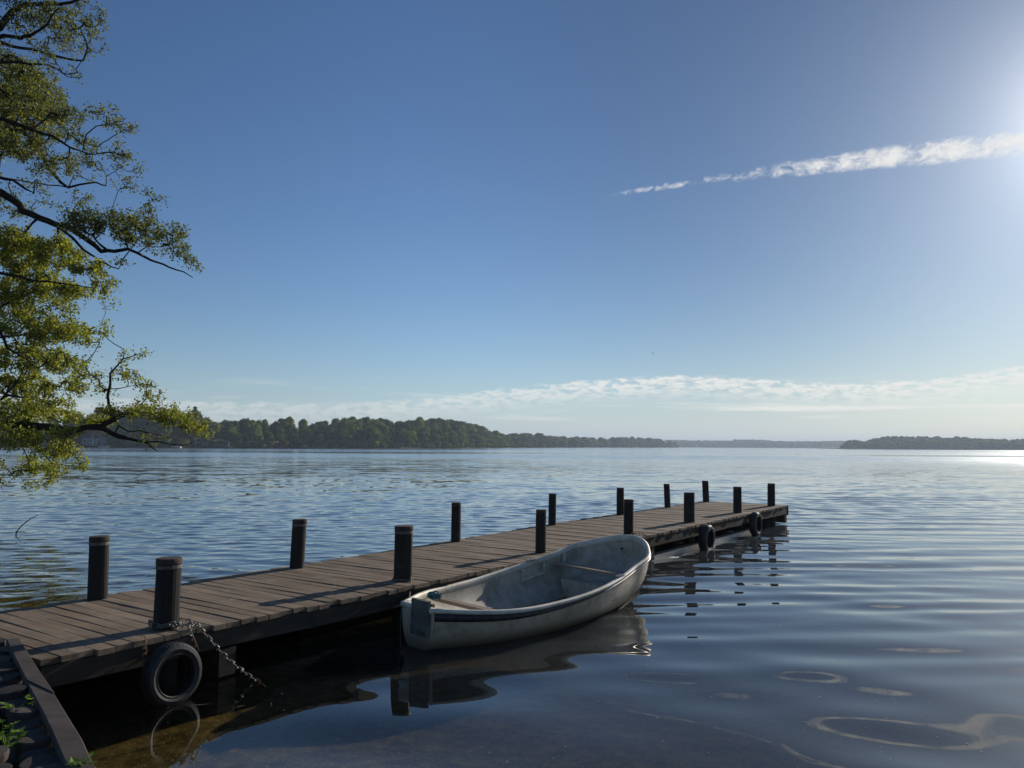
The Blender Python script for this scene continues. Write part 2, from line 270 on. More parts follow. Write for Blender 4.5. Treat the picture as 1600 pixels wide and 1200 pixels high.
# ------------------------------------------------------------------ sky, sun, air, camera
w=bpy.data.worlds.new('World'); SC.world=w; w.use_nodes=True; nt=w.node_tree; nt.nodes.clear()
wo=N(nt,'ShaderNodeOutputWorld'); bg=N(nt,'ShaderNodeBackground',Strength=.1); L(nt,bg.outputs[0],wo.inputs[0])
sky=N(nt,'ShaderNodeTexSky'); sky.sky_type='NISHITA'; sky.sun_disc=False; sky.sun_elevation=SUN_EL; sky.sun_rotation=SUN_AZ
sky.altitude=20; sky.air_density=1.0; sky.dust_density=SKY_DUST; sky.ozone_density=2.5
tc=N(nt,'ShaderNodeTexCoord'); sp=N(nt,'ShaderNodeSeparateXYZ'); nv=N(nt,'ShaderNodeVectorMath',operation='NORMALIZE')
L(nt,tc.outputs['Generated'],nv.inputs[0]); L(nt,nv.outputs[0],sp.inputs[0])
az=math_(nt,'MULTIPLY',math_(nt,'ARCTAN2',sp.outputs[0],sp.outputs[1]),180/math.pi)
el=math_(nt,'MULTIPLY',math_(nt,'ARCSINE',sp.outputs[2]),180/math.pi)
def uv(sx,sy,sheer=0.0,off=0.0):
    c=N(nt,'ShaderNodeCombineXYZ'); L(nt,math_(nt,'ADD',math_(nt,'MULTIPLY',az,sx),off),c.inputs[0])
    L(nt,math_(nt,'ADD',math_(nt,'MULTIPLY',el,sy),math_(nt,'MULTIPLY',az,sheer)),c.inputs[1]); return c.outputs[0]
def noise(vec,scale,detail,rough=.6,dist=0.0):
    n=N(nt,'ShaderNodeTexNoise',Scale=scale,Detail=detail,Roughness=rough,Distortion=dist); L(nt,vec,n.inputs['Vector']); return n.outputs[0]
def M_(op,a,b=None,c=None,clamp=False): return math_(nt,op,a,b,c,clamp)
# the long streak of cloud, about 19 degrees up, thin and broken on its left, full towards the sun
cen=M_('SUBTRACT',19.2,M_('MULTIPLY',M_('POWER',M_('SUBTRACT',az,22.5),2.0),.0040))
half=M_('ADD',.20,M_('MULTIPLY',smooth(nt,az,6.5,32.0),.42))
dv=M_('DIVIDE',M_('SUBTRACT',el,cen),half)
prof=M_('SUBTRACT',1.0,M_('MULTIPLY',dv,dv))
nA=noise(uv(.9,1.5,-.10),1.5,9,.68,.5); nB=noise(uv(.30,.3,-.03,3.0),1.6,3,.5)
cover=M_('ADD',M_('MULTIPLY',smooth(nt,az,12.0,25.0),.66),-.20)
dn=M_('ADD',M_('ADD',M_('MULTIPLY',prof,.42),M_('MULTIPLY',M_('SUBTRACT',nA,.5),3.0)),M_('ADD',cover,M_('MULTIPLY',M_('SUBTRACT',nB,.5),1.8)))
streak=M_('MULTIPLY',smooth(nt,dn,-.08,1.35),M_('MULTIPLY',smooth(nt,prof,-1.2,.25),smooth(nt,az,6.5,9.5)))
streak=M_('MULTIPLY',streak,M_('SUBTRACT',1.0,smooth(nt,az,50.0,70.0)))
# bank of flat cloud low over the horizon: crisp lumpy top edge, ragged streaks below
top=M_('ADD',3.0,M_('MULTIPLY',smooth(nt,az,-16.0,12.0),2.2))
top=M_('SUBTRACT',top,M_('MULTIPLY',smooth(nt,az,13.0,24.0),.7)); top=M_('ADD',top,M_('MULTIPLY',smooth(nt,az,28.0,36.0),.9))
nC=noise(uv(.55,1.9,0,7.0),1.5,9,.68,.3); nD=noise(uv(.075,1.15,0,1.0),1.35,6,.55,.2); nE=noise(uv(.9,2.2,0,2.0),1.2,5,.6)
dtop=M_('SUBTRACT',M_('ADD',top,M_('MULTIPLY',M_('SUBTRACT',nC,.5),.9)),el)
edge=smooth(nt,dtop,-.05,.28); body=M_('SUBTRACT',1.0,smooth(nt,dtop,.5,2.3))
bank=M_('MULTIPLY',M_('MULTIPLY',edge,body),smooth(nt,M_('ADD',M_('MULTIPLY',nC,.6),M_('MULTIPLY',nE,.5)),.44,.62))
wisp=M_('MULTIPLY',smooth(nt,nD,.50,.74),M_('MULTIPLY',smooth(nt,el,1.4,2.2),M_('SUBTRACT',1.0,smooth(nt,el,3.4,5.4))))
thin=M_('MULTIPLY',M_('SUBTRACT',1.0,smooth(nt,M_('ABSOLUTE',M_('SUBTRACT',M_('ADD',el,M_('MULTIPLY',M_('SUBTRACT',nC,.5),.6)),2.72)),.05,.32)),M_('MULTIPLY',smooth(nt,nD,.40,.56),smooth(nt,az,8.0,20.0)))
low=M_('MAXIMUM',M_('MAXIMUM',bank,thin),M_('MULTIPLY',wisp,.8))
low=M_('MULTIPLY',low,M_('ADD',.42,M_('MULTIPLY',smooth(nt,az,-14.0,12.0),.5)))
g0=N(nt,'ShaderNodeGamma',Gamma=SKY_GAMMA); L(nt,sky.outputs[0],g0.inputs[0])
tint=mixc(nt,1.0,g0.outputs[0],SKY_TINT,'MULTIPLY')
dp=N(nt,'ShaderNodeVectorMath',operation='DOT_PRODUCT'); L(nt,nv.outputs[0],dp.inputs[0]); dp.inputs[1].default_value=(math.sin(SUN_AZ)*math.cos(SUN_EL),math.cos(SUN_AZ)*math.cos(SUN_EL),math.sin(SUN_EL))
ang=M_('MULTIPLY',M_('ARCCOSINE',M_('MINIMUM',dp.outputs['Value'],.999999)),180/math.pi)
roll_=M_('DIVIDE',1.0,M_('ADD',1.0,M_('MULTIPLY',M_('EXPONENT',M_('MULTIPLY',M_('POWER',M_('DIVIDE',ang,34.0),4.0),-1.0)),SKY_ROLL)))
cr_=N(nt,'ShaderNodeCombineXYZ'); [L(nt,roll_,cr_.inputs[k]) for k in range(3)]
base=mixc(nt,1.0,tint,cr_.outputs[0],'MULTIPLY')
# bright ring of thin high haze close round the sun
aur=M_('ADD',M_('MULTIPLY',M_('EXPONENT',M_('MULTIPLY',ang,-1/2.4)),AUR1),M_('MULTIPLY',M_('EXPONENT',M_('MULTIPLY',ang,-1/11.0)),AUR2))
ca_=N(nt,'ShaderNodeCombineXYZ'); [L(nt,M_('MULTIPLY',aur,kk),ca_.inputs[k]) for k,kk in enumerate((1.0,.97,.93))]
base=mixc(nt,1.0,base,ca_.outputs[0],'ADD')
base=mixc(nt,M_('MULTIPLY',M_('EXPONENT',M_('MULTIPLY',M_('ABSOLUTE',el),-1/3.2)),.72),base,HORIZON)
c1=mixc(nt,M_('MULTIPLY',low,.95),base,CLOUD_LOW)
c2=mixc(nt,M_('MULTIPLY',streak,.9),c1,CLOUD_HI)
L(nt,c2,bg.inputs[0]); bg.inputs[1].default_value=SKY_STRENGTH

sd=bpy.data.lights.new('Sun','SUN'); sd.energy=SUN_STRENGTH; sd.angle=R(.53); sd.color=(1.0,.91,.79)
so=bpy.data.objects.new('Sun',sd); COL.objects.link(so)
sdir=Vector((math.sin(SUN_AZ)*math.cos(SUN_EL),math.cos(SUN_AZ)*math.cos(SUN_EL),math.sin(SUN_EL)))
so.rotation_euler=sdir.to_track_quat('Z','Y').to_euler(); so.location=sdir*60

cd=bpy.data.cameras.new('Camera'); cam=bpy.data.objects.new('Camera',cd); COL.objects.link(cam); SC.camera=cam
cd.sensor_width=36; cd.lens=27.0; cd.clip_start=.05; cd.clip_end=20000
cam.location=(0,0,2.10)
pitch=math.atan(96.5/1200); roll=R(.35)
cam.matrix_world=Matrix.Translation((0,0,2.10))@Matrix.Rotation(math.pi/2+pitch,4,'X')@Matrix.Rotation(roll,4,'Z')
SC.render.engine='CYCLES'
SC.view_settings.view_transform='Standard'; SC.view_settings.look='None'; SC.view_settings.exposure=EXPOSURE; SC.view_settings.gamma=1
cy=SC.cycles; cy.max_bounces=10; cy.glossy_bounces=4; cy.transparent_max_bounces=16; cy.transmission_bounces=4; cy.volume_bounces=0
cy.caustics_reflective=False; cy.caustics_refractive=False; cy.sample_clamp_indirect=6.0; cy.use_denoising=True
try: cy.denoising_prefilter='ACCURATE'
except Exception: pass

if HAZE>0:
    m,nt,out=new_mat('haze_air')
    pv=N(nt,'ShaderNodeVolumePrincipled',Density=HAZE,Anisotropy=.2); pv.inputs['Color'].default_value=(.68,.82,1,1)
    L(nt,pv.outputs[0],out.inputs['Volume'])
    hz=MB(); hz.box((0,0,0),(2,2,2)); ho=hz.build('haze',m); ho.scale=(9000,9000,34); ho.location=(0,0,27); kind(ho,'stuff')
# ------------------------------------------------------------------ water
def sstep(x,a,b):
    t=np.clip((x-a)/(b-a),0,1); return t*t*(3-2*t)
def wave_set(n,l0,l1,spread,seed):
    r=np.random.default_rng(seed); lam=l0*(l1/l0)**r.random(n); th=r.normal(0,spread,n); ph=r.random(n)*2*math.pi
    return [(2*math.pi/l*math.sin(t),2*math.pi/l*math.cos(t),p,l) for l,t,p in zip(lam,th,ph)]
CHOP=wave_set(56,.17,.95,R(26),3); RIPPLE=wave_set(16,.55,1.5,R(7),5); SLOW=wave_set(9,.85,2.2,R(30),8)
PU=np.array([math.sin(R(34.7)),math.cos(R(34.7))]); PN=np.array([math.cos(R(34.7)),-math.sin(R(34.7))]); PO=np.array([-3.0,6.986])
def water_h(x,y):
    r=np.hypot(x,y)+1e-6; res=.0095*np.maximum(r,2.0)
    q=y-.5*x; aA=CHOP_SLOPE*(.10+.90*sstep(q,10,24))*(.12+.88*sstep(r,7.5,15)); 
    tq=(x-PO[0])*PN[0]+(y-PO[1])*PN[1]; sq=(x-PO[0])*PU[0]+(y-PO[1])*PU[1]
    lee=(1-sstep(tq,-2.4,-1.6))*1.0                       # beyond the jetty the breeze reaches the water earlier
    aA=np.maximum(aA,CHOP_SLOPE*.62*lee*sstep(r,6,11))
    aB=RIPPLE_SLOPE*sstep(r,4.5,13)*(1-.5*sstep(r,25,60))*(1-.75*lee)
    aC=SLOW_SLOPE*(1-sstep(r,10,22))
    h=np.zeros_like(x)
    for S,a in((CHOP,aA),(RIPPLE,aB),(SLOW,aC)):
        n=math.sqrt(2.0/len(S))
        for kx,ky,p,l in S:
            wgt=a*sstep(l/res,1.0,2.0)*n*l/(2*math.pi)
            h+=wgt*np.sin(kx*x+ky*y+p)
    return h
fine=np.linspace(R(-46),R(46),820); 
th=np.concatenate([np.linspace(R(-105),R(-46),50)[:-1],fine,np.linspace(R(46),R(105),50)[1:]])
rr=[1.2]
while rr[-1]<8500:
    r=rr[-1]; rr.append(r+(max(.014,.0023*r) if r<100 else r*.03))
rr=np.array(rr); A,B=np.meshgrid(rr,th,indexing='ij'); X=A*np.sin(B); Y=A*np.cos(B)
Z=water_h(X.ravel(),Y.ravel()).reshape(X.shape)
V=np.stack([X.ravel(),Y.ravel(),Z.ravel()],1); nr,nth=X.shape
i=np.arange(nr-1)[:,None]*nth+np.arange(nth-1)[None,:]
Q=np.stack([i,i+nth,i+nth+1,i+1],-1).reshape(-1,4)[:,::-1]
m,nt,out=new_mat('lake_water')
g=N(nt,'ShaderNodeNewGeometry')
def vmap(scale,off=(0,0,0)):
    mp=N(nt,'ShaderNodeMapping'); mp.inputs['Scale'].default_value=scale; mp.inputs['Location'].default_value=off
    L(nt,g.outputs['Position'],mp.inputs[0]); return mp.outputs[0]
dist=N(nt,'ShaderNodeVectorMath',operation='LENGTH'); L(nt,g.outputs['Position'],dist.inputs[0]); dist=dist.outputs['Value']
na=N(nt,'ShaderNodeTexNoise',Scale=1.0,Detail=4.0,Roughness=.55); L(nt,vmap((1.0,2.6,1)),na.inputs['Vector'])
nb=N(nt,'ShaderNodeTexNoise',Scale=1.0,Detail=3.0,Roughness=.5); L(nt,vmap((.22,.6,1),(3,9,0)),nb.inputs['Vector'])
nc=N(nt,'ShaderNodeTexNoise',Scale=1.0,Detail=4.0,Roughness=.6); L(nt,vmap((.0022,.016,1),(3,2,0)),nc.inputs['Vector'])
va=N(nt,'ShaderNodeVectorMath',operation='SUBTRACT'); L(nt,na.outputs['Color'],va.inputs[0]); va.inputs[1].default_value=(.5,.5,.5)
vb=N(nt,'ShaderNodeVectorMath',operation='SUBTRACT'); L(nt,nb.outputs['Color'],vb.inputs[0]); vb.inputs[1].default_value=(.5,.5,.5)
vs=N(nt,'ShaderNodeVectorMath',operation='ADD'); L(nt,va.outputs[0],vs.inputs[0]); L(nt,vb.outputs[0],vs.inputs[1])
gust=math_(nt,'ADD',.45,math_(nt,'MULTIPLY',smooth(nt,nc.outputs[0],.36,.60),1.0))      # wind lanes: some rougher, some slick
gust=mixc(nt,smooth(nt,dist,60,160),(1,1,1),gust)
amp=math_(nt,'MULTIPLY',math_(nt,'ADD',math_(nt,'MULTIPLY',smooth(nt,dist,14,55),FAR_SLOPE),.006),gust)
amp=math_(nt,'MULTIPLY',amp,math_(nt,'SUBTRACT',1.0,math_(nt,'MULTIPLY',smooth(nt,dist,90,300),.30)))
sc=N(nt,'ShaderNodeVectorMath',operation='SCALE'); L(nt,vs.outputs[0],sc.inputs[0]); L(nt,amp,sc.inputs['Scale'])
fl=N(nt,'ShaderNodeVectorMath',operation='MULTIPLY'); L(nt,sc.outputs[0],fl.inputs[0]); fl.inputs[1].default_value=(.55,1,0)
ad=N(nt,'ShaderNodeVectorMath',operation='ADD'); L(nt,g.outputs['Normal'],ad.inputs[0]); L(nt,fl.outputs[0],ad.inputs[1])
nn=N(nt,'ShaderNodeVectorMath',operation='NORMALIZE'); L(nt,ad.outputs[0],nn.inputs[0])
fd=N(nt,'ShaderNodeVectorMath',operation='DOT_PRODUCT'); L(nt,nn.outputs[0],fd.inputs[0]); L(nt,g.outputs['Incoming'],fd.inputs[1])
fres=math_(nt,'ADD',.04,math_(nt,'MULTIPLY',math_(nt,'POWER',math_(nt,'SUBTRACT',1.0,math_(nt,'ABSOLUTE',fd.outputs['Value']),clamp=True),5.0),.96),clamp=True)   # same reflectance from above and below
gl=N(nt,'ShaderNodeBsdfGlossy',Roughness=.012); gl.inputs[0].default_value=(1,1,1,1); L(nt,nn.outputs[0],gl.inputs['Normal']); L(nt,math_(nt,'ADD',.012,math_(nt,'MULTIPLY',math_(nt,'MULTIPLY',smooth(nt,dist,22,130),.115),gust)),gl.inputs['Roughness'])   # wavelets too small to model, far out
tr0=N(nt,'ShaderNodeBsdfTransparent'); tr0.inputs[0].default_value=(.80,.74,.55,1)
mk=N(nt,'ShaderNodeBsdfDiffuse'); mk.inputs[0].default_value=(.034,.042,.046,1)      # murk of the lake water, its colour raised farther out to brighten the lake
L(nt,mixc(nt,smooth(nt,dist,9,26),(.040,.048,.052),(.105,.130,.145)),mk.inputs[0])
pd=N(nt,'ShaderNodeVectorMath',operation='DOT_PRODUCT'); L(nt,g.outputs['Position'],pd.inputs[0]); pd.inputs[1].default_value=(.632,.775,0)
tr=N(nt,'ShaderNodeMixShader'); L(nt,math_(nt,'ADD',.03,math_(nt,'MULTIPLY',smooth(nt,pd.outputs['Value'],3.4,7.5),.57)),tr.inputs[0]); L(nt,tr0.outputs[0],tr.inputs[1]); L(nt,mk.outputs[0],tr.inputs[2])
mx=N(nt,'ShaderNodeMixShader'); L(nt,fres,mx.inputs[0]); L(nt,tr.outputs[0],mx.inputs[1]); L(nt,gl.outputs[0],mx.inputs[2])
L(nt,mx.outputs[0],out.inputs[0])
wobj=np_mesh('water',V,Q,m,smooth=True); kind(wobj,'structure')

# lake bed: brown silt near the bank, falling away to weed and mud, colour darkened with depth for light lost in the water
wall_p=np.array([-2.1,3.88]); wall_d=np.array([.775,-.632]); wall_d/=np.linalg.norm(wall_d); wall_n=np.array([-wall_d[1],wall_d[0]])   # wall_n points over the lake
th2=np.linspace(0,2*math.pi,97)[:-1]; r2=[0.0]
while r2[-1]<9000: r2.append(r2[-1]+max(.22,.12*r2[-1]))
r2=np.array(r2); A,B=np.meshgrid(r2,th2,indexing='ij'); X=A*np.sin(B)-1; Y=A*np.cos(B)+6
dl=(X-wall_p[0])*wall_n[0]+(Y-wall_p[1])*wall_n[1]
Z=-.24-.05*np.clip(dl,0,3)-.09*np.clip(dl-3,0,12)-.03*np.clip(dl-14,0,90)+.02*np.sin(X*2.1+Y)+.015*np.sin(Y*3.3-X*1.7)
V=np.stack([X.ravel(),Y.ravel(),Z.ravel()],1); nr,nth=X.shape
i=np.arange(nr-1)[:,None]; j=np.arange(nth)[None,:]
Q=np.stack([i*nth+j,(i+1)*nth+j,(i+1)*nth+(j+1)%nth,i*nth+(j+1)%nth],-1).reshape(-1,4)[:,::-1]
m,nt,out=new_mat('lake_silt'); g=N(nt,'ShaderNodeNewGeometry')
n1=N(nt,'ShaderNodeTexNoise',Scale=5.0,Detail=10.0,Roughness=.8); L(nt,g.outputs['Position'],n1.inputs['Vector'])
n2=N(nt,'ShaderNodeTexVoronoi',Scale=26.0); L(nt,g.outputs['Position'],n2.inputs['Vector'])
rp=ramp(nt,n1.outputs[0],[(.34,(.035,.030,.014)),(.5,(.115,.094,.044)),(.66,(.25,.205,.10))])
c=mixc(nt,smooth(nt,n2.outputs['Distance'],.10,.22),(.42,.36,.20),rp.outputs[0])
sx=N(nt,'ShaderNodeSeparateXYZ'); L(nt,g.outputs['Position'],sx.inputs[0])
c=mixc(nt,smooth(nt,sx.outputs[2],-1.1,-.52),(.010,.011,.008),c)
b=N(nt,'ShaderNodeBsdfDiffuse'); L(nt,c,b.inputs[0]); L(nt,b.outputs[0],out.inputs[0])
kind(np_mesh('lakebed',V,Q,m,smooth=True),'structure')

# bank behind the log revetment
def wp(a,b,z): p=wall_p+wall_d*a+wall_n*b; return (float(p[0]),float(p[1]),z)
bank=MB(); us=np.linspace(-60,60,121); ws=[-.10,-.3,-.6,-1.0,-1.6,-2.5,-4,-8,-20,-60]
rows=[]
for wv in ws:
    rows.append([wp(u,wv,.41+.05*math.sin(u*1.3+wv)+.03*math.sin(u*3.7-2*wv)+min(.9,.02*max(0,-wv-1)**1.2)) for u in us])
rows.insert(0,[wp(u,-.09,-.6) for u in us])
bank.rings(rows,closed=False,capa=False,capb=False)
M['soil']=plain('dark_soil',(.018,.014,.010),(.060,.047,.034),rough=1,scale=7,bump=.8,spec=.1)
kind(bank.build('ground',M['soil'],smooth=True),'structure')

# bits of pollen, twig and leaf floating on the still water by the jetty
V=[];Q=[];T=[]
for k in range(260):
    ang=R(random.uniform(-24,36)); r=5.2+8*random.random()**1.5; x,y=r*math.sin(ang),r*math.cos(ang)
    hh=float(water_h(np.array([x]),np.array([y]))[0])+.004
    big=random.random(); l=.003+.005*random.random(); wd=l*.8
    if big>.955: l,wd=.04+.07*random.random(),.0025
    a=random.uniform(0,math.pi); b0=len(V)
    for u,v in((-l,0),(-l*.3,-wd),(l*.6,-wd*.8),(l,0),(l*.4,wd),(-l*.5,wd*.7)):
        V.append((x+u*math.cos(a)-v*math.sin(a),y+u*math.sin(a)+v*math.cos(a),hh+random.uniform(0,.0015)))
    Q.append([b0+c for c in range(6)]); T.append(random.random())
M['debris']=plain('floating_bits',(.20,.18,.13),(.42,.40,.34),rough=.8,scale=3,bump=0)
kind(np_mesh('floating_debris',np.array(V),np.array(Q),M['debris'],tone=np.array(T)),'stuff')
# ------------------------------------------------------------------ jetty (local axes: x along it, y to its left, z up; 0.50 m deck)
DK=.50
jet=tag(empty('jetty',(-3.0,6.986,0),R(90-34.7)),'long weathered timber jetty running out over the lake from the log bank','jetty')
JM=Matrix.Translation((-3.0,6.986,0))@Matrix.Rotation(R(90-34.7),4,'Z')
def jw(s,t,z): return JM@Vector((s,-t,z))
def tr_(s): return float(np.interp(s,[-1.6,0,2,7.7,14,18.2],[.30,.325,.41,.49,.50,.505]))
def tl_(s): return float(np.interp(s,[-2.4,0,6,9.5,18.2],[-1.76,-1.80,-1.85,-2.02,-1.98]))
PR=[(-.11,.06,.60,.104,.012),(2.86,.11,.64,.108,.004),(5.87,.13,.64,.080,.006),(8.70,.20,.645,.088,.012),(11.72,.15,.63,.114,.006),(14.75,.18,.63,.100,.008),(17.45,.22,.615,.100,.01)]
PL=[(.19,-1.68,.635,.095,-.02),(2.74,-1.64,.625,.092,.03),(6.13,-1.72,.645,.081,.003),(9.42,-1.86,.633,.079,.01),(12.44,-1.84,.628,.088,.003),(15.13,-1.81,.62,.080,-.022),(17.80,-1.76,.614,.092,-.02)]
deck=MB(); s=-2.35; k=0
while s<18.02:
    wdt=.132+random.uniform(-.008,.010); gap=random.uniform(.006,.011); sc_=s+wdt/2
    r_=tr_(sc_)+random.uniform(-.018,.016); l_=tl_(sc_)+random.uniform(-.02,.02)
    if sc_<-1.27: r_=-.62+random.uniform(-.02,.02)
    elif sc_<-.75: r_+=random.uniform(-.03,.02)
    sk=.018*math.sin(k*.31)+random.uniform(-.006,.006)-.006*max(0,sc_-12)
    zt=DK+random.uniform(-.003,.003); th_=.045
    tone=random.gauss(.5,.17); c_=.0035
    # one board: chamfered plank across the jetty, its end grain square
    rings=[]
    ny=7
    for q in range(ny):
        f=q/(ny-1); t=l_+(r_-l_)*f; so_=sk*(f-.5)+random.uniform(-.0015,.0015); zz=zt+.004*math.sin(k*1.7+f*5)+random.uniform(-.001,.001)
        a0,a1=s+so_,s+wdt+so_
        rings.append([(a0,-t,zz-th_),(a1,-t,zz-th_),(a1,-t,zz-c_),(a1-c_,-t,zz),(a0+c_,-t,zz),(a0,-t,zz-c_)])
    deck.rings(rings,tone=tone); s+=wdt+gap; k+=1
deck.build('deck',M['deck'],jet)
def beam(name,pts,wd,mat):
    """timber following (s,t,ztop,zbot) stations"""
    b=MB(); rr_=[]
    for (s,t,zt,zb) in pts:
        j=random.uniform(-.004,.004); rr_.append([(s,-t-wd/2+j,zb),(s,-t+wd/2,zb+j),(s,-t+wd/2,zt),(s,-t-wd/2+j,zt-.004)])
    b.rings(rr_,tone=random.uniform(.35,.65)); return b.build(name,mat,jet)
def st(s0,s1,dt,zt,zb,n=14,side='r'):
    o=[]
    for q in range(n):
        s=s0+(s1-s0)*q/(n-1); t=(tr_(s)-dt) if side=='r' else (tl_(s)+dt)
        o.append((s,t,zt,zb+random.uniform(-.008,.008)))
    return o
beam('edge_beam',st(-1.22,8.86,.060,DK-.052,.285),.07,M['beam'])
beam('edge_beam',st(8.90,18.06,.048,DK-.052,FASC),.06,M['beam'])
beam('edge_beam',st(-2.3,8.2,-.035,DK-.041,-.50,side='l'),.10,M['beam'])  # near stretch deepened below the water to block light showing under the deck
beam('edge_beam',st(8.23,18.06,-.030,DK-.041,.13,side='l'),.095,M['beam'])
for (a,b_,z0) in((-1.03,2.9,.285),):
    pass
eb=MB(); eb.box((18.10,-(tr_(18)+tl_(18))/2,.36),(.06,tr_(18)-tl_(18)-.02,.27),tone=.5); eb.build('end_beam',M['beam'],jet)
mid=MB(); mid.box((7.9,.75,.37),(20.2,.09,.16),tone=.4); mid.build('joist',M['beam'],jet)
for (ps,pl) in zip(PR,PL):                                   # cross bearers from pile to pile, ends proud of the edge
    b=MB(); sa=(ps[0]+pl[0])/2+.0; dx=ps[0]-pl[0]
    o_=.19
    b.rings([[(pl[0]+o_-.085,-pl[1]+.22,.05),(pl[0]+o_+.085,-pl[1]+.22,.05),(pl[0]+o_+.085,-pl[1]+.22,.262),(pl[0]+o_-.085,-pl[1]+.22,.262)],
             [(ps[0]+o_+.26-.085,-ps[1]-.26,.03),(ps[0]+o_+.26+.085,-ps[1]-.26,.03),(ps[0]+o_+.26+.085,-ps[1]-.26,.27),(ps[0]+o_+.26-.085,-ps[1]-.26,.27)]],tone=random.uniform(.3,.6))
    b.build('cross_bearer',M['beam'],jet)
br=MB(); 
br.rings([[(x,-.44,-.05),(x,-.33,-.05),(x,-.33,.105),(x,-.44,.095)] for x in(8.3,10,12,14,15.6)],tone=.6)
br.build('water_brace',M['brace'],jet)
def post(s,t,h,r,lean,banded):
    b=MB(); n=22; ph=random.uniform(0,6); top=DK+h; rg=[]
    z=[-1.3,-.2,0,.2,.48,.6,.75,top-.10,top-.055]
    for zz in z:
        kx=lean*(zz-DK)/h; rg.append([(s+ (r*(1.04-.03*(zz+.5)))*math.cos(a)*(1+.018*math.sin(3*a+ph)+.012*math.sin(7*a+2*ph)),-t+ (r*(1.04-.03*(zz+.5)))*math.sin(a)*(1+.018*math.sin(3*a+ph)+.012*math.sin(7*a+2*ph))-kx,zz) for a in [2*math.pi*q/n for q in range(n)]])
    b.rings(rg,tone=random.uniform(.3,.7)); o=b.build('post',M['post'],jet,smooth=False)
    c=MB(); kx=lean
    cr=r*(1.03 if banded else 1.0)
    rg=[[(s+ra*math.cos(a)*(1+.01*math.sin(4*a+ph)),-t+ra*math.sin(a)*(1+.01*math.sin(4*a+ph))-kx,zz) for a in [2*math.pi*q/n for q in range(n)]] for ra,zz in((cr*.98,top-.05),(cr,top-.04),(cr,top-.012),(cr*.95,top),(cr*.5,top+.003))]
    c.rings(rg); c.build('cap',M['cap'],o)
    if not banded: return o
    d=MB(); rb=r*1.035
    d.rings([[(s+ra*math.cos(a),-t+ra*math.sin(a)-kx*.93,zz) for a in [2*math.pi*q/n for q in range(n)]] for ra,zz in((rb*.97,top-.088),(rb,top-.086),(rb,top-.058),(rb*.97,top-.056))])
    d.box((s-rb*.2,-t-rb*1.0-kx*.93,top-.072),(.03,.012,.026)); d.build('band',M['band'],o)
    return o
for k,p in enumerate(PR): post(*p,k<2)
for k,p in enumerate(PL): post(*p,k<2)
b=MB()
for (s,t) in((17.6,-.25),(17.3,.1),(17.75,-.7),(17.5,-1.3)):
    b=MB(); b.tube([(s,-t,-1.2),(s,-t,.0),(s,-t,.24)],[.12,.115,.11],n=14,tone=.5); b.build('pile',M['post'],jet)

# ------------------------------------------------------------------ old tyres hung on the jetty as fenders
def tyre(s,t,z,r,label,tilt=0.0,squash=0.0):
    root=tag(empty('tyre',jw(s,t,z),rot=(R(90)+tilt,0,R(90-34.7))),label,'tyre','old tyres hung along the jetty')
    prof=[(.66,-.34),(.69,-.36),(.80,-.41),(.91,-.37),(.965,-.27),(.995,-.15),(1.0,0),(.995,.15),(.965,.27),(.91,.37),(.80,.41),(.69,.36),(.66,.34),(.64,.30),(.66,.22),(.80,.31),(.90,.25),(.93,0),(.90,-.25),(.80,-.31),(.66,-.22),(.64,-.30)]
    n=96; b=MB(); rg=[]
    for k in range(n):
        a=2*math.pi*k/n; row=[]
        for (pr,pz) in prof:
            rad=pr*r
            if pr>.95: rad*=(1.0 if k%2 else .992)
            sag=1.0+ .03*math.sin(a)
            row.append((rad*math.cos(a),rad*math.sin(a)*sag,pz*r*.78))
        rg.append(row)
    m_=len(prof); vs=[p for row in rg for p in row]; fs=[]
    for k in range(n):
        for q in range(m_): fs.append((k*m_+q,k*m_+(q+1)%m_,((k+1)%n)*m_+(q+1)%m_,((k+1)%n)*m_+q))
    b.add(vs,fs); tr=b.build('tread',M['rubber'],root,smooth=False)
    e=MB(); 
    for sg in(-1,1):
        e.tube([(r*.665*math.cos(2*math.pi*k/48),r*.665*math.sin(2*math.pi*k/48),sg*r*.283) for k in range(49)],r*.019,n=6,cap=False)
    e.build('bead',M['rubber'],root,smooth=True)
    return root
tyre(-.285,.46,.205,.252,'big black car tyre hanging beside the chained post, nearest the log bank',tilt=R(-4))
tyre(11.52,.60,.205,.285,'black tyre on the jetty edge just beyond the bow of the boat',tilt=R(3))
tyre(14.80,.60,.245,.285,'small far black tyre on the jetty edge close to the outer end')

# ------------------------------------------------------------------ chains and mooring lines
def link_mesh(b,c,d,roll,l=.052,wd=.036,rad=.0040,mi=0):
    d=d.normalized(); a=d.cross(Vector((0,0,1))); 
    if a.length<.05: a=Vector((1,0,0))
    a.normalize(); u=d.cross(a); sd=a*math.cos(roll)+u*math.sin(roll)
    pts=[]; hl=l/2-wd/2+rad; hw=wd/2-rad/2
    for k in range(13):
        w_=2*math.pi*k/12; x=math.cos(w_)*hw; y=math.sin(w_)*hw
        pts.append(c+d*(y+(hl if y>=0 else -hl)*1.0)+sd*x)
    b.tube(pts,rad,n=5,cap=False,mi=mi)
def chain(name,path,label,mats,l=.066,rust_from=1.0,group=None):
    path=[Vector(p) for p in path]; seg=[(path[i+1]-path[i]).length for i in range(len(path)-1)]; tot=sum(seg); pitch_=l*.74; b=MB(); k=0; s=pitch_/2
    while s<tot:
        q=s; i=0
        while i<len(seg)-1 and q>seg[i]: q-=seg[i]; i+=1
        d=path[i+1]-path[i]; p=path[i]+d*(q/seg[i])
        link_mesh(b,p,d,(k%2)*math.pi/2+random.uniform(-.35,.35),l=l,mi=1 if s/tot>rust_from else 0); s+=pitch_; k+=1
    return tag(b.build(name,mats,smooth=True),label,'chain',group)
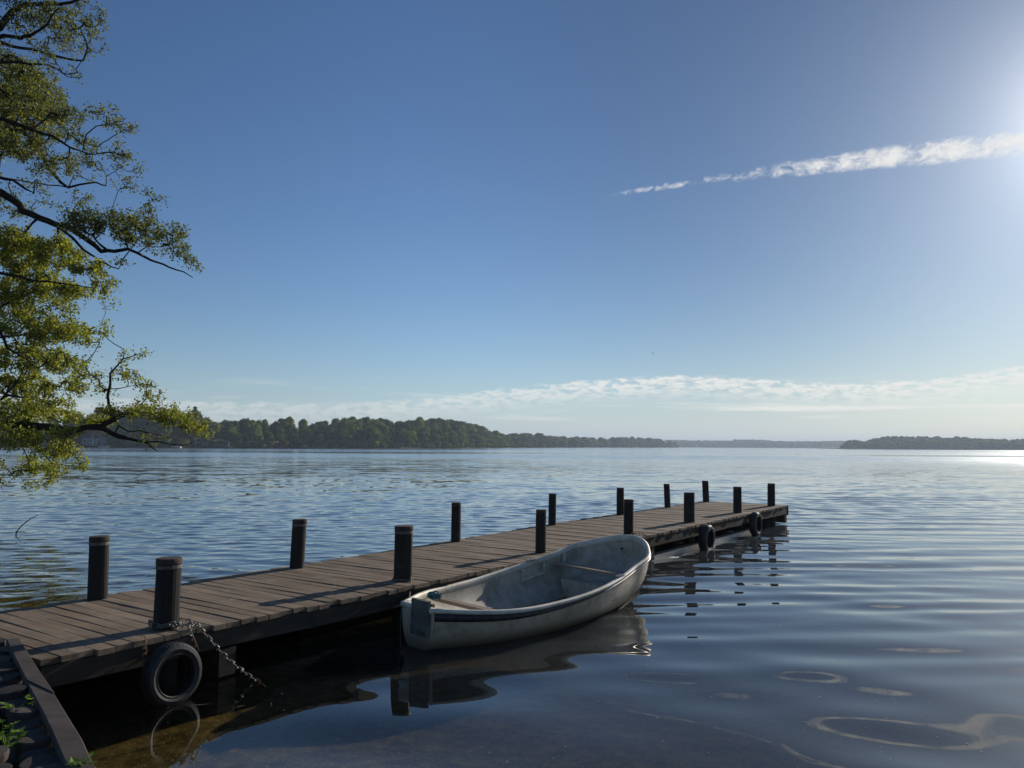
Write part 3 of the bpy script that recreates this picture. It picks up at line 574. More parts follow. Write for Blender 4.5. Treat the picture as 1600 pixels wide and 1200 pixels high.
s0,t0=PR[0][0],PR[0][1]; loop=[]
for k in range(0,47):
    a=R(200)+2*math.pi*k/22; rad=.126+.006*math.sin(k*1.9); loop.append(jw(s0+rad*math.cos(a),t0-rad*math.sin(a),DK+.022+.030*(k/46)+.012*math.sin(k*.8)))
e0=jw(.02,.345,DK+.025); e1=Vector((-2.205,7.026,-.03)); path=loop+[jw(s0+.10,t0+.16,DK+.02),jw(s0+.17,t0+.19,DK+.018),jw(.06,.30,DK+.02),e0]
for k in range(1,9):
    f=k/8; p=e0.lerp(e1,f); p.z-=.05*math.sin(math.pi*f); path.append(p)
chain('chain',path,'steel chain wound round the near post and running down into the water',[M['chain'],M['rust']],rust_from=.965)
chain('chain',[jw(s0+.13,t0+.13,DK+.06),jw(s0+.11,t0+.22,DK+.035),jw(-.07,.345,DK+.02),jw(-.05,.385,.42),jw(-.04,.41,.36)],'short chain strand dropping over the board edge to hold up the tyre',[M['chain'],M['rust']],rust_from=.75)
chain('chain',[jw(-.47,.33,DK+.03),jw(-.475,.365,DK-.01),jw(-.48,.375,.40),jw(-.485,.38,.355)],'short rusty chain hanging from the jetty edge left of the tyre',[M['rust'],M['rust']])
def line(name,pts,rad,label,cat,mat):
    b=MB(); b.tube(pts,rad,n=6); return tag(b.build(name,mat,smooth=True),label,cat)
# ------------------------------------------------------------------ rowing boat
BL=4.204; BH=R(40.34)
boat=tag(empty('rowing_boat',(-.981,8.16,0),rot=(R(2.02),0,R(90)-BH)),'white fibreglass rowing boat with weathered hull moored along the jetty','boat')
US=[0,.15,.35,.55,.75,.9,1.0]; BW=[.231,.593,.739,.770,.673,.524,0]
def herm(x,xs,ys):
    xs=np.array(xs); ys=np.array(ys); mm=np.gradient(ys,xs); i=min(max(int(np.searchsorted(xs,x))-1,0),len(xs)-2); h=xs[i+1]-xs[i]; t=(x-xs[i])/h
    return float((2*t**3-3*t**2+1)*ys[i]+(t**3-2*t**2+t)*h*mm[i]+(-2*t**3+3*t**2)*ys[i+1]+(t**3-t**2)*h*mm[i+1])
def halfb(u):
    if u>.9: return .524*math.sqrt(max(0,(1-u)/.1))
    return herm(u,US,BW)
gc=np.polyfit([0,.4,1],[.433,.386,.800],2)
def gun(u): return float(np.polyval(gc,u))
def keel(u): return float(np.interp(u,[0,.1,.3,.6,.75,.84,.90,.95,1],[-.05,-.10,-.15,-.15,-.11,-.04,.05,.20,.56]))
def sect(u,inset=0.0,zlift=0.0,nv=14,lo=0.0,hi=1.0):
    """port-to-starboard half profile from keel (v=0) to gunwale (v=1); returns list (halfwidth, z)"""
    b=max(halfb(u)-inset,.0); g=gun(u); zk=keel(u)+zlift; o=[]
    for q in range(nv):
        v=lo+(hi-lo)*q/(nv-1); e=.44 if u<.8 else .44+.5*(u-.8)/.2
        o.append((b*(1-(1-v)**2.6)**e if v>0 else 0.0, zk+(g-zk)*v))
    return o
UU=list(np.concatenate([np.linspace(0,.88,34),1-.12*(np.linspace(1,0,16)[1:])**1.8]))
def bx(u,v=1.0): return BL*u-(.10*(1-v) if u>.8 else 0)*((u-.8)/.2 if u>.8 else 0)   # a little rake at the stem
def skin(inset,zlift,lo=0.0,hi=1.0,nv=14,umax=1.0,umin=0.0):
    rows=[]
    for u in UU:
        if u<umin-1e-6 or u>umax+1e-6: continue
        pr=sect(u,inset,zlift,nv,lo,hi)
        left=[(BL*u,+w_,z) for q,(w_,z) in enumerate(pr)][::-1]
        right=[(BL*u,-w_,z) for q,(w_,z) in enumerate(pr)][1:]
        rows.append(left+right)
    return rows
def gelcoat(name,base,dirt,streak=True,rough=.32):
    m,nt,out=new_mat(name); tc=N(nt,'ShaderNodeTexCoord')
    n1=N(nt,'ShaderNodeTexNoise',Scale=3.5,Detail=9.0,Roughness=.7); L(nt,tc.outputs['Object'],n1.inputs['Vector'])
    mp=N(nt,'ShaderNodeMapping'); mp.inputs['Scale'].default_value=(16,16,.7); L(nt,tc.outputs['Object'],mp.inputs[0])
    n2=N(nt,'ShaderNodeTexNoise',Scale=1.0,Detail=4.0,Roughness=.6); L(nt,mp.outputs[0],n2.inputs['Vector'])
    c=mixc(nt,math_(nt,'MULTIPLY',smooth(nt,n1.outputs[0],.38,.68),.85),base,dirt)
    if streak: c=mixc(nt,math_(nt,'MULTIPLY',smooth(nt,n2.outputs[0],.58,.74),.55),c,[k*.45 for k in dirt])
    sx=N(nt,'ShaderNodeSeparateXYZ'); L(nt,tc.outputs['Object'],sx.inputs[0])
    if streak: c=mixc(nt,math_(nt,'MULTIPLY',math_(nt,'SUBTRACT',1.0,smooth(nt,math_(nt,'ADD',sx.outputs[2],math_(nt,'MULTIPLY',math_(nt,'SUBTRACT',n1.outputs[0],.5),.30)),.02,.20)),.8),c,(.11,.088,.05))  # brown stain above the waterline, carried up to darken the lower hull like shade
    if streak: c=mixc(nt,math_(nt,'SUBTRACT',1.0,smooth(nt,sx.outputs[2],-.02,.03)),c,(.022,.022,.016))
    n3=N(nt,'ShaderNodeTexNoise',Scale=90.0,Detail=3.0); L(nt,tc.outputs['Object'],n3.inputs['Vector'])
    sk_=math_(nt,'MULTIPLY',smooth(nt,n3.outputs[0],.66,.72),.6); c=mixc(nt,sk_,c,(.06,.05,.04))
    b=N(nt,'ShaderNodeBsdfPrincipled',Roughness=rough); L(nt,c,b.inputs['Base Color']); b.inputs['Specular IOR Level'].default_value=.45
    L(nt,math_(nt,'ADD',rough,math_(nt,'MULTIPLY',n1.outputs[0],.25)),b.inputs['Roughness'])
    bp=N(nt,'ShaderNodeBump',Strength=.12,Distance=.01); L(nt,n1.outputs[0],bp.inputs['Height']); L(nt,bp.outputs[0],b.inputs['Normal'])
    L(nt,b.outputs[0],out.inputs[0]); return m
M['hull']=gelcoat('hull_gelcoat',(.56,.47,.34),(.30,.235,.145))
M['inner']=gelcoat('inner_gelcoat',(.50,.45,.355),(.25,.215,.155),streak=False,rough=.5)
M['rim']=gelcoat('rim_gelcoat',(.70,.65,.54),(.40,.35,.25),streak=False,rough=.4)
M['fender']=plain('rub_rail_rubber',(.012,.012,.014),(.035,.034,.036),rough=.5,scale=18,bump=.15)
M['alloy']=plain('rub_rail_metal',(.30,.28,.24),(.50,.47,.40),rough=.32,metal=.7,scale=22,bump=.1)
M['ply']=plain('grey_plywood',(.075,.070,.060),(.170,.160,.135),rough=.75,scale=8,bump=.25)
M['thwart']=wood('thwart_wood',(.19,.14,.10),(.44,.35,.26),grain=(1.5,.15,1.5),rough=.7,bump=.3)
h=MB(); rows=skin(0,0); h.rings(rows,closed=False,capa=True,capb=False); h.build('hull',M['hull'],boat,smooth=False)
hullo=boat.children[-1]
for p in hullo.data.polygons: p.use_smooth=len(p.vertices)==4
i_=MB(); rows=skin(.028,.05,lo=.0,hi=.985,umax=.985,umin=.02); i_.rings(rows,closed=False,capa=True,capb=False); il=i_.build('inner_shell',M['inner'],boat)
for p in il.data.polygons: p.use_smooth=len(p.vertices)==4
fl=MB(); rws=[]
for u in np.linspace(.035,.90,24):
    hw=max(.05,(halfb(u)-.05)*.86); z=keel(u)+.135; rws.append([(BL*u,hw,z),(BL*u,hw*.5,z-.012),(BL*u,-hw*.5,z-.012),(BL*u,-hw,z)])
fl.rings(rws,closed=False,capa=False,capb=False); M['bilge']=plain('dirty_floor',(.055,.048,.036),(.20,.18,.14),rough=.6,scale=5,bump=.3)
fl.build('floor',M['bilge'],boat,smooth=True)
# gunwale rim: rounded top, deep inner lip
def rim(side):
    rws=[]
    for u in UU:
        b_=halfb(u); g=gun(u); x=BL*u
        du=1e-3; tx=BL*du*2; ty=(halfb(min(1,u+du))-halfb(max(0,u-du))); ln=math.hypot(tx,ty); 
        if u>.995: nx,ny=1,0
        else: nx,ny=-ty/ln,tx/ln
        pr=[(.022,-.030),(.028,-.012),(.022,.006),(.004,.014),(-.014,.013),(-.026,.003),(-.030,-.02),(-.032,-.075),(-.020,-.078),(-.004,-.03)]
        rws.append([(x+nx*o_,side*max(b_+ny*o_,0.0),g+zz) for o_,zz in pr])
    return rws
rm=MB(); 
for sd in(1,-1): rm.rings(rim(sd),closed=True)
rm.rings([[(x_,y_,gun(0)+zz) for x_,zz in((-.024,-.03),(-.028,.0),(-.018,.012),(.03,.012),(.038,-.005),(.040,-.07),(.02,-.07))] for y_ in(-.235,-.1,.1,.235)],closed=True)
rm.build('gunwale',M['rim'],boat,smooth=True)
def rail(u0,u1,mat,name,h0,h1,off):
    b=MB(); 
    for sd in(1,-1):
        rws=[]
        for u in np.linspace(u0,u1,44):
            u=float(u); b_=halfb(u); g=gun(u); f=(u-u0)/(u1-u0); hh=h0+(h1-h0)*f; ty=(halfb(min(1,u+1e-3))-halfb(u-1e-3)) if u>.001 else .004; ln=math.hypot(BL*2e-3,ty); nx,ny=-ty/ln,BL*2e-3/ln
            rws.append([(BL*u+nx*o_,sd*max(0,b_+ny*o_),g+zz) for o_,zz in((off-.012,-.032),(off+.008,-.034),(off+.016,-.034-hh*.5),(off+.008,-.034-hh),(off-.02,-.036-hh),(off-.03,-.034-hh*.5))])
        b.rings(rws,closed=True)
    return b.build(name,mat,boat,smooth=True)
rail(.004,.56,M['fender'],'rubber_rail',.080,.014,.012)
rail(.56,.992,M['alloy'],'metal_rail',.022,.018,.012)
# transom pad for an outboard
b=MB(); b.box((-.028,-.08,.335),(.045,.245,.36),jit=.003); pd=b.build('transom_pad',M['ply'],boat)
b=MB(); b.box((.062,-.07,.36),(.03,.22,.22),jit=.002); b.build('transom_pad',M['ply'],boat)
for (yy,zz) in((-.16,.20),(.0,.20),(-.16,.30),(.0,.30)):
    b=MB(); b.tube([(-.048,yy,zz),(-.056,yy,zz)],.011,n=8); b.build('bolt',M['rust'],pd)
# thwarts, seat frames, bow locker, rowlocks
def plank(x,z,wd,th,y0,y1,name='thwart',rot=0.0):
    b=MB(); b.box((x,(y0+y1)/2,z),(wd,abs(y1-y0),th),rot=rot,jit=.003); return b.build(name,M['thwart'],boat)
plank(3.20,.435,.17,.032,-.585,.605)
plank(.78,.31,.085,.04,-.57,.56)
b=MB(); b.rings([[(3.12,.40,.0),(3.12,-.40,.0),(3.14,-.48,.25),(3.14,.48,.25)],[(3.85,.20,.12),(3.85,-.20,.12),(3.85,-.34,.27),(3.85,.34,.27)]],closed=True); b.build('locker',M['inner'],boat)
for sd in(1,-1):
    b=MB(); x0,x1=2.56,2.96; pr=[]
    for (xx,dz) in((x0,-.06),(x0,-.20),(x1,-.20),(x1,-.06)): pr.append((xx,sd*(halfb(xx/BL)-.066),gun(xx/BL)+dz))
    b.tube(pr,.017,n=6); b.build('seat_bracket',M['rim'],boat)
    b=MB(); xx=3.36; b.box((xx,sd*(halfb(xx/BL)-.062),gun(xx/BL)-.10),(.035,.03,.12)); b.build('knee',M['rim'],boat)
    b=MB(); u=2.76/BL; b.box((2.76,sd*(halfb(u)-.012),gun(u)+.020),(.13,.055,.014)); b.tube([(2.76,sd*(halfb(u)-.012),gun(u)+.026),(2.76,sd*(halfb(u)-.012),gun(u)+.034)],.02,n=10); b.build('rowlock_socket',M['alloy'],boat)
# inner knees at the transom
b=MB()
for sd in(1,-1): b.rings([[(.04,sd*.235,.43),(.04,sd*.10,.43),(.04,sd*.10,.37),(.04,sd*.235,.37)],[(.30,sd*.40,.41),(.30,sd*.385,.41),(.30,sd*.385,.36),(.30,sd*.40,.36)]])
b.build('knee',M['rim'],boat)
BM=Matrix.Translation((-.981,8.16,0))@Euler((R(2.02),0,R(90)-BH)).to_matrix().to_4x4()
def bw(x,y,z): return BM@Vector((x,y,z))
# blue rope bundled in the stern, mooring lines
pts=[]
for k in range(90):
    a=k*.55; pts.append(bw(.66+.045*math.sin(a)+.02*math.sin(k*.23),.43+.06*math.cos(a*1.07),.345+.012*math.sin(k*1.3)+.0007*k))
line('rope',pts,.0085,'small bundle of blue rope lying at the stern thwart of the boat','rope',M['blue_rope'])
pp=jw(PR[1][0]+.02,PR[1][1]+.11,DK+.05); q=bw(.06,.215,.44); pts=[]
for k in range(14):
    a=k*.5; pts.append(jw(PR[1][0]+.122*math.cos(a),PR[1][1]-.122*math.sin(a),DK+.014+.001*k))
for k in range(9):
    f=k/8; p=pp.lerp(q,f); p.z-=.10*math.sin(math.pi*f); pts.append(p)
line('mooring_rope',pts,.009,'thin mooring rope from the second right hand post down to the stern','rope',M['rope'])
chain('mooring_chain',[jw(PR[3][0]-.10,PR[3][1]+.05,DK+.03),jw(PR[3][0]-.02,PR[3][1]+.12,DK+.05),jw(PR[3][0]+.10,PR[3][1]+.10,DK+.03),jw(8.86,.40,DK+.03),jw(8.80,.51,DK+.005),jw(8.72,.53,.36),bw(4.05,.08,.62)],'dark rusty chain at the jetty edge holding the bow of the boat',[M['rust'],M['rust']])
b=MB(); b.tube([bw(-.03,.20,.40),bw(-.045,.205,.25),bw(-.04,.20,.05),bw(-.02,.195,-.1)],.004,n=5); tag(b.build('cord',M['rope'],smooth=True),'thin pale cord hanging down the transom of the boat into the water','cord')
# ------------------------------------------------------------------ log revetment and its weeds
rev=tag(empty('log_revetment',wp(0,0,0)),'bank edge of upright sawn logs topped by a dark flat capping plank','retaining wall')
OFF=Vector(wp(0,0,0))
def rl(x,y,z): return (x-OFF.x,y-OFF.y,z)
capR=[(-4.0,6.375),(-3.923,6.279),(-3.259,5.448),(-2.84,4.934),(-2.52,4.53),(-2.277,4.225),(-1.993,3.838)]
capL=[(-4.13,6.39),(-3.998,6.236),(-3.631,5.762),(-3.202,5.216),(-2.757,4.655),(-2.504,4.332),(-2.175,3.896)]
# the plank carries on along the bank
dr=np.array(capR[-1])-np.array(capR[-3]); dr/=np.linalg.norm(dr)
for k in range(1,6):
    capR.append(tuple(np.array(capR[6])+dr*k*.8)); capL.append(tuple(np.array(capL[6])+dr*k*.8))
def capseg(i0,i1,f0=0.0,f1=1.0,dz=0):
    R_=[np.array(p) for p in capR[i0:i1+1]]; L_=[np.array(p) for p in capL[i0:i1+1]]; b=MB(); rws=[]
    n=len(R_)
    for k in range(n):
        r_,l_=R_[k],L_[k]; z=.545+dz
        e=(r_-l_)*.06
        rws.append([rl(l_[0],l_[1],z-.042),rl(l_[0],l_[1],z-.006),rl(*(l_+e),z+random.uniform(0,.003)),rl(*(r_-e),z+random.uniform(0,.003)),rl(r_[0],r_[1],z-.006),rl(r_[0],r_[1],z-.042)])
    b.rings(rws,tone=random.uniform(.4,.6)); return b.build('capping_plank',M['cap_plank'],rev)
capseg(1,3); 
capR[3]=tuple(np.array(capR[3])+dr*.012); capL[3]=tuple(np.array(capL[3])+dr*.012); capseg(3,6,dz=-.008); capseg(6,11,dz=.004)
# logs: two staggered rows of tops on the land side of the plank
Lp=[np.array(p) for p in capL]
def along(sv):
    i=0
    while i<len(Lp)-2 and sv>np.linalg.norm(Lp[i+1]-Lp[i]): sv-=np.linalg.norm(Lp[i+1]-Lp[i]); i+=1
    d=(Lp[i+1]-Lp[i]); ln=np.linalg.norm(d); d=d/ln; return Lp[i]+d*sv, d
def log(x,y,r,zt,rx):
    b=MB(); n=20; ph=random.uniform(0,6); tilt=(random.uniform(-.03,.03),random.uniform(-.03,.03)); rg=[]
    for zz,k in((-.6,1.0),(zt-.10,1.0),(zt-.012,1.0),(zt,.95),(zt+.002,.5)):
        rg.append([rl(x+r*k*math.cos(a)*(1+.05*math.sin(2*a+ph)+.03*math.sin(5*a+ph)),y+r*k*math.sin(a)*(1+.05*math.sin(2*a+ph)+.03*math.sin(5*a+ph)),zz+(tilt[0]*math.cos(a)+tilt[1]*math.sin(a))*r*k*4*(zz>0)) for a in [2*math.pi*q/n for q in range(n)]])
    b.rings(rg,tone=random.uniform(.2,.8)); return b.build('log',M['log'],rev)
sv=.06
while sv<4.9:
    r=random.uniform(.078,.098); p,d=along(sv+r); nrm=np.array([d[1],-d[0]]); nrm=nrm if (nrm@np.array([-1,-1]))>0 else -nrm
    c=p+nrm*(r*.86); log(c[0],c[1],r,.505+random.uniform(-.025,.018),0); sv+=2*r*.99
sv=.12
while sv<4.6:
    r=random.uniform(.07,.095); p,d=along(sv+r); nrm=np.array([d[1],-d[0]]); nrm=nrm if (nrm@np.array([-1,-1]))>0 else -nrm
    c=p+nrm*(.265+random.uniform(-.015,.03)); 
    if random.random()<.85: log(c[0],c[1],r,.49+random.uniform(-.04,.02),0)
    sv+=2*r*1.06
M['weed']=leafmat('weed_leaf',[(0,(.10,.19,.02)),(1,(.27,.40,.04))],transl=.5)
def weed(x,y,z,nl,h,sz,label):
    b=MB(); 
    for k in range(nl):
        a=random.uniform(0,6.28); hh=h*random.uniform(.3,1); d=Vector((math.cos(a),math.sin(a),0)); base=Vector((random.uniform(-.02,.02),random.uniform(-.02,.02),0)); tip=base+d*hh*random.uniform(.2,.6)+Vector((0,0,hh))
        b.tube([base,base.lerp(tip,.5)+Vector((0,0,.15*hh)),tip],[.0022,.0018,.0012],n=4,tone=.4)
        for q in range(3):
            aa=a+(q-1)*1.0+random.uniform(-.3,.3); dd=Vector((math.cos(aa),math.sin(aa),random.uniform(-.25,.45))); s_=sz*random.uniform(.6,1.1); sd=Vector((-math.sin(aa),math.cos(aa),0))*s_*.34; o=tip-Vector((0,0,hh*.22*(q==0)))
            mid=o+dd*s_*.45
            b.add([o,mid+sd,o+dd*s_,mid-sd,mid+Vector((0,0,-.12*s_))],[(0,4,1),(1,4,2),(2,4,3),(3,4,0)],tone=random.random())
    o=b.build('weed',M['weed']); o.location=(x,y,z); return tag(o,label,'plant','weeds growing between the bank logs')
weed(-2.69,4.24,.44,12,.16,.062,'larger leafy green weed at the corner of the log bank')
weed(-2.92,4.67,.45,6,.13,.06,'small weed with bright leaves sprouting between the log tops')
weed(-2.08,3.87,.50,5,.10,.065,'small green sprout beside the capping plank, lowest of the weeds')
weed(-2.40,3.80,.44,8,.10,.05,'low weed tuft between the nearest bank logs')

# bare twig standing out of the water beyond the jetty
b=MB(); o=Vector((-11.36,17.88,0))
b.tube([o+Vector(p) for p in((0,0,-.3),(-.02,0,.05),(.10,0,.20),(.26,.02,.34),(.42,.02,.43),(.50,.0,.45))],[.016,.014,.012,.010,.007,.004],n=6)
b.tube([o+Vector(p) for p in((-.02,0,.05),(.14,.0,.06),(.24,0,.02))],[.010,.007,.004],n=5)
tag(b.build('twig',M['bark'],smooth=True),'thin bent dark twig poking out of the lake left of the jetty','twig')
# low stones just breaking the surface
M['stone']=plain('wet_stone',(.02,.022,.022),(.06,.06,.055),rough=.3,scale=9,bump=.4)

# ------------------------------------------------------------------ the tree leaning in from the left
tree=tag(empty('lakeside_tree',(-20.6,18.8,.4)),'gnarled leafy tree leaning from the left over the water, green and olive leaves','tree')
TO=Vector((-20.6,18.8,.4))
NODES=[]; PAR=[]; RAD=[]; FIX=[]; CHAINS=[]
def addpath(pts,par=-1):
    """pts: (x,y,z,r); resample, wiggle; returns node ids"""
    ids=[]; prev=par; last=None; CHAINS.append(ids)
    for (x,y,z,r) in pts:
        p=np.array([x,y,z],float)
        if last is not None:
            d=np.linalg.norm(p-last[0]); n=max(1,int(d/.22))
            for k in range(1,n+1):
                f=k/n; q=last[0]+(p-last[0])*f+(RNG.normal(0,.016+.03*min(.2,r),3) if k<n else 0)
                NODES.append(q); PAR.append(prev); RAD.append(last[1]+(r-last[1])*f); FIX.append(True); prev=len(NODES)-1; ids.append(prev)
        else:
            NODES.append(p); PAR.append(prev); RAD.append(r); FIX.append(True); prev=len(NODES)-1; ids.append(prev)
        last=(p,r)
    return ids
trunk=addpath([(-20.6,18.8,.1,.62),(-20.2,18.9,2.0,.52),(-19.4,19.0,4.6,.46),(-18.4,19.2,7.6,.40),(-17.5,19.4,10.8,.34),(-16.8,19.6,13.6,.27),(-16.4,19.9,17.0,.16),(-16.0,20.0,20.5,.05)])
tn=np.array([NODES[i] for i in trunk])
def join(first):
    p=np.array(first[:3]); dd=np.linalg.norm(tn-(p-np.array([3.2,0,1.0])),axis=1)+(tn[:,2]>p[2]+.4)*3; k=int(np.argmin(dd)); return trunk[k]
for l in LIMBS:
    start=np.array(l[0][:3])
    allp=np.array(NODES); 
    dn=np.linalg.norm(allp-start,axis=1); k=int(np.argmin(dn))
    if l[0][0]>-12.4 and dn[k]<1.8 : par=k                      # forks off a limb already in view
    else: par=join(l[0])
    pp=NODES[par]; pts=[(float(pp[0]),float(pp[1]),float(pp[2]),min(RAD[par]*.8,l[0][3]*1.25))]
    midp=(np.array(pts[0][:3])+start)/2+np.array([0,0,.25]); 
    if np.linalg.norm(start-pp)>.6: pts.append((*midp,l[0][3]*1.12))
    addpath(pts+list(l),par)
for pts in ([(-16.5,19.8,15.5,.13),(-14.4,18.6,18.0,.08),(-12.6,17.8,19.6,.03)],[(-16.4,19.9,17,.12),(-14.2,21.6,19.4,.07),(-12.4,22.4,20.2,.03)],[(-18.4,19.2,7.8,.16),(-17.0,22.4,10.6,.09),(-15.8,24.4,12.4,.03)],[(-19.2,19.0,5.4,.16),(-20.8,16.4,8.6,.09),(-22.0,15.0,10.8,.03)],[(-17.4,19.4,11,.14),(-20.2,20.8,14.4,.08),(-22.4,21.6,16.0,.03)]):
    addpath(pts,trunk[int(np.argmin(np.linalg.norm(tn-np.array(pts[0][:3]),axis=1)))])
EXTRA=[(2*x,2*y-.8,2*z-1.2,2*rx,2*rz,dn,tn_) for (x,y,z,rx,rz,dn,tn_) in ((-8.3,9.6,6.4,1.0,.8,1,.5),(-8.6,10.6,4.6,1.0,.7,1,.7),(-9.4,9.7,7.4,1.0,.8,1,.3),(-8.2,10,3.0,.8,.5,1,.9),(-9.0,10.2,9.6,1.2,.8,1,.2),(-6.9,9.4,9.8,1.2,.7,.8,.15),(-6.6,10.9,10.4,1.1,.6,.8,.15),(-8.2,10.4,11,1.2,.8,.8,.15),(-8.2,12.2,7.0,1.1,.8,.9,.4),(-11.0,8.2,6.0,1.0,.8,.9,.4),(-11.2,11.0,8.6,1.1,.8,.9,.3),(-7.8,9.8,7.4,.9,.7,.8,.2),(-7.8,10.2,5.2,.9,.8,.9,.6),(-7.8,10.2,3.6,.9,.7,.9,.9),(-7.7,9.7,2.6,.7,.4,.9,.9),(-9.0,9.4,8.2,1.0,.7,.8,.2),(-9.6,10.9,6.0,.9,.7,.8,.5))]
AT=[];AD=[];ATONE=[]
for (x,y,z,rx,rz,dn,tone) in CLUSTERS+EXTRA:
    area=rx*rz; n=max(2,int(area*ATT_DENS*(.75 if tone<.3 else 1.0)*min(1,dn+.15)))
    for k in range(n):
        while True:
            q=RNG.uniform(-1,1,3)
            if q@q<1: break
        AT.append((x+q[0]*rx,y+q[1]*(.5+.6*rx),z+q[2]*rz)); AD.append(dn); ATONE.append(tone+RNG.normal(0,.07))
AT=np.array(AT); nodes=np.array(NODES)
d0=np.array([np.min(np.linalg.norm(nodes-a,axis=1)) for a in AT]); order=np.argsort(d0)
buf=np.zeros((len(nodes)+len(AT)*9,3)); buf[:len(nodes)]=nodes; cnt=len(nodes); PAR=list(PAR); RAD=list(RAD); tips=[]
ch=np.zeros(len(buf))
for ai in order:
    a=AT[ai]; dv=buf[:cnt]-a; dist=np.sqrt((dv**2).sum(1)); dist[:len(trunk)]+=1.6
    k=int(np.argmin(dist)); d=dist[k]; n=min(8,max(2,int(d/.16))); prev=k; p0=buf[k].copy(); bow_=RNG.normal(0,.10*d,3); bow_[2]-=.05*d
    for q in range(1,n+1):
        f=q/n; p=p0+(a-p0)*f+bow_*math.sin(math.pi*f)+(RNG.normal(0,.014,3) if q<n else 0)
        buf[cnt]=p; PAR.append(prev); RAD.append(0.0); prev=cnt; cnt+=1
    tips.append((prev,ai))
NB=buf[:cnt]; nfix=len(nodes)
load=np.zeros(cnt)
for (t,_) in tips: load[t]+=1
for k in range(cnt-1,nfix-1,-1):
    load[PAR[k]]+=load[k]
RAD=np.array(RAD); RAD[nfix:]=.0052*np.maximum(load[nfix:],.6)**.42
# limbs and twigs as tapered tubes, one segment per node
seg_i=np.array([k for k in range(cnt) if PAR[k]>=0]); seg_p=np.array([PAR[k] for k in seg_i])
P1=NB[seg_i]; P0=NB[seg_p]; r1=RAD[seg_i]; r0=np.minimum(RAD[seg_p],r1*1.35)
def tubes(sel,n):
    a0,a1=P0[sel],P1[sel]; d=a1-a0; d/=np.linalg.norm(d,axis=1)[:,None]+1e-9; ref=np.where(np.abs(d[:,2:3])>.9,np.array([[1.,0,0]]),np.array([[0,0,1.]])); u=np.cross(d,ref); u/=np.linalg.norm(u,axis=1)[:,None]+1e-9; v=np.cross(d,u)
    V=[];
    for e,(c,r) in enumerate(((a0,r0[sel]),(a1,r1[sel]))):
        for k in range(n):
            w_=2*math.pi*k/n; V.append(c+(u*math.cos(w_)+v*math.sin(w_))*r[:,None])
    V=np.stack(V,1); m_=len(a0); base=np.arange(m_)[:,None]*2*n
    Q=np.stack([np.stack([base[:,0]+k,base[:,0]+(k+1)%n,base[:,0]+n+(k+1)%n,base[:,0]+n+k],-1) for k in range(n)],1).reshape(-1,4)
    return V.reshape(-1,3),Q
fixed=seg_i<nfix
tb=MB()
for ids in CHAINS:
    tb.tube([Vector(NB[i])-TO for i in ids],[float(RAD[i]) for i in ids],n=14 if RAD[ids[0]]>.15 else 8)
tb.build('trunk',M['bark'],tree,smooth=True)
V,Q=tubes(~fixed,4); np_mesh('twigs',V-np.array(TO),Q,M['bark'],smooth=True,parent=tree)
# leaves in tufts round every twig end
def leaves(tiplist,per,spread,ln,tones,dens):
    C=[];T=[]
    for (t,ai) in tiplist:
        n=max(2,int(per*dens[ai]*RNG.uniform(.6,1.4))); p=NB[t]; q=NB[PAR[t]]
        f=RNG.random((n,1)); C.append(q+(p-q)*f+RNG.normal(0,spread,(n,3))); T.append(np.full(n,tones[ai])+RNG.normal(0,.17,n))
    C=np.concatenate(C); T=np.clip(np.concatenate(T),0,1); n=len(C)
    d=RNG.normal(0,1,(n,3)); d[:,2]-=.35; d/=np.linalg.norm(d,axis=1)[:,None]; nr_=RNG.normal(0,1,(n,3)); nr_[:,2]+=.8; s_=np.cross(d,nr_); s_/=np.linalg.norm(s_,axis=1)[:,None]+1e-9; up=np.cross(s_,d)
    l=(ln*RNG.uniform(.6,1.25,n)*(1+.35*np.clip(T-.3,0,.6)))[:,None]; w_=l*.36
    V=np.stack([C,C+d*l*.5+s_*w_+up*l*.10,C+d*l,C+d*l*.5-s_*w_+up*l*.10],1).reshape(-1,3)
    b=np.arange(n)[:,None]*4; Q=np.concatenate([b+np.array([[0,1,2]]),b+np.array([[0,2,3]])],1).reshape(-1,3)
    return V,Q,np.repeat(T,2)
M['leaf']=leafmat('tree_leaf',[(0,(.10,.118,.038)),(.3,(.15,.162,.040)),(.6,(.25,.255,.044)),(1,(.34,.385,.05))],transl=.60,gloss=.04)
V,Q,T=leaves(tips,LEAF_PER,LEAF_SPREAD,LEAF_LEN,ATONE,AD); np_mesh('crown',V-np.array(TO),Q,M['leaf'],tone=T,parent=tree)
print('tree attractors',len(AT),'leaf tris',len(Q),'nodes',cnt)
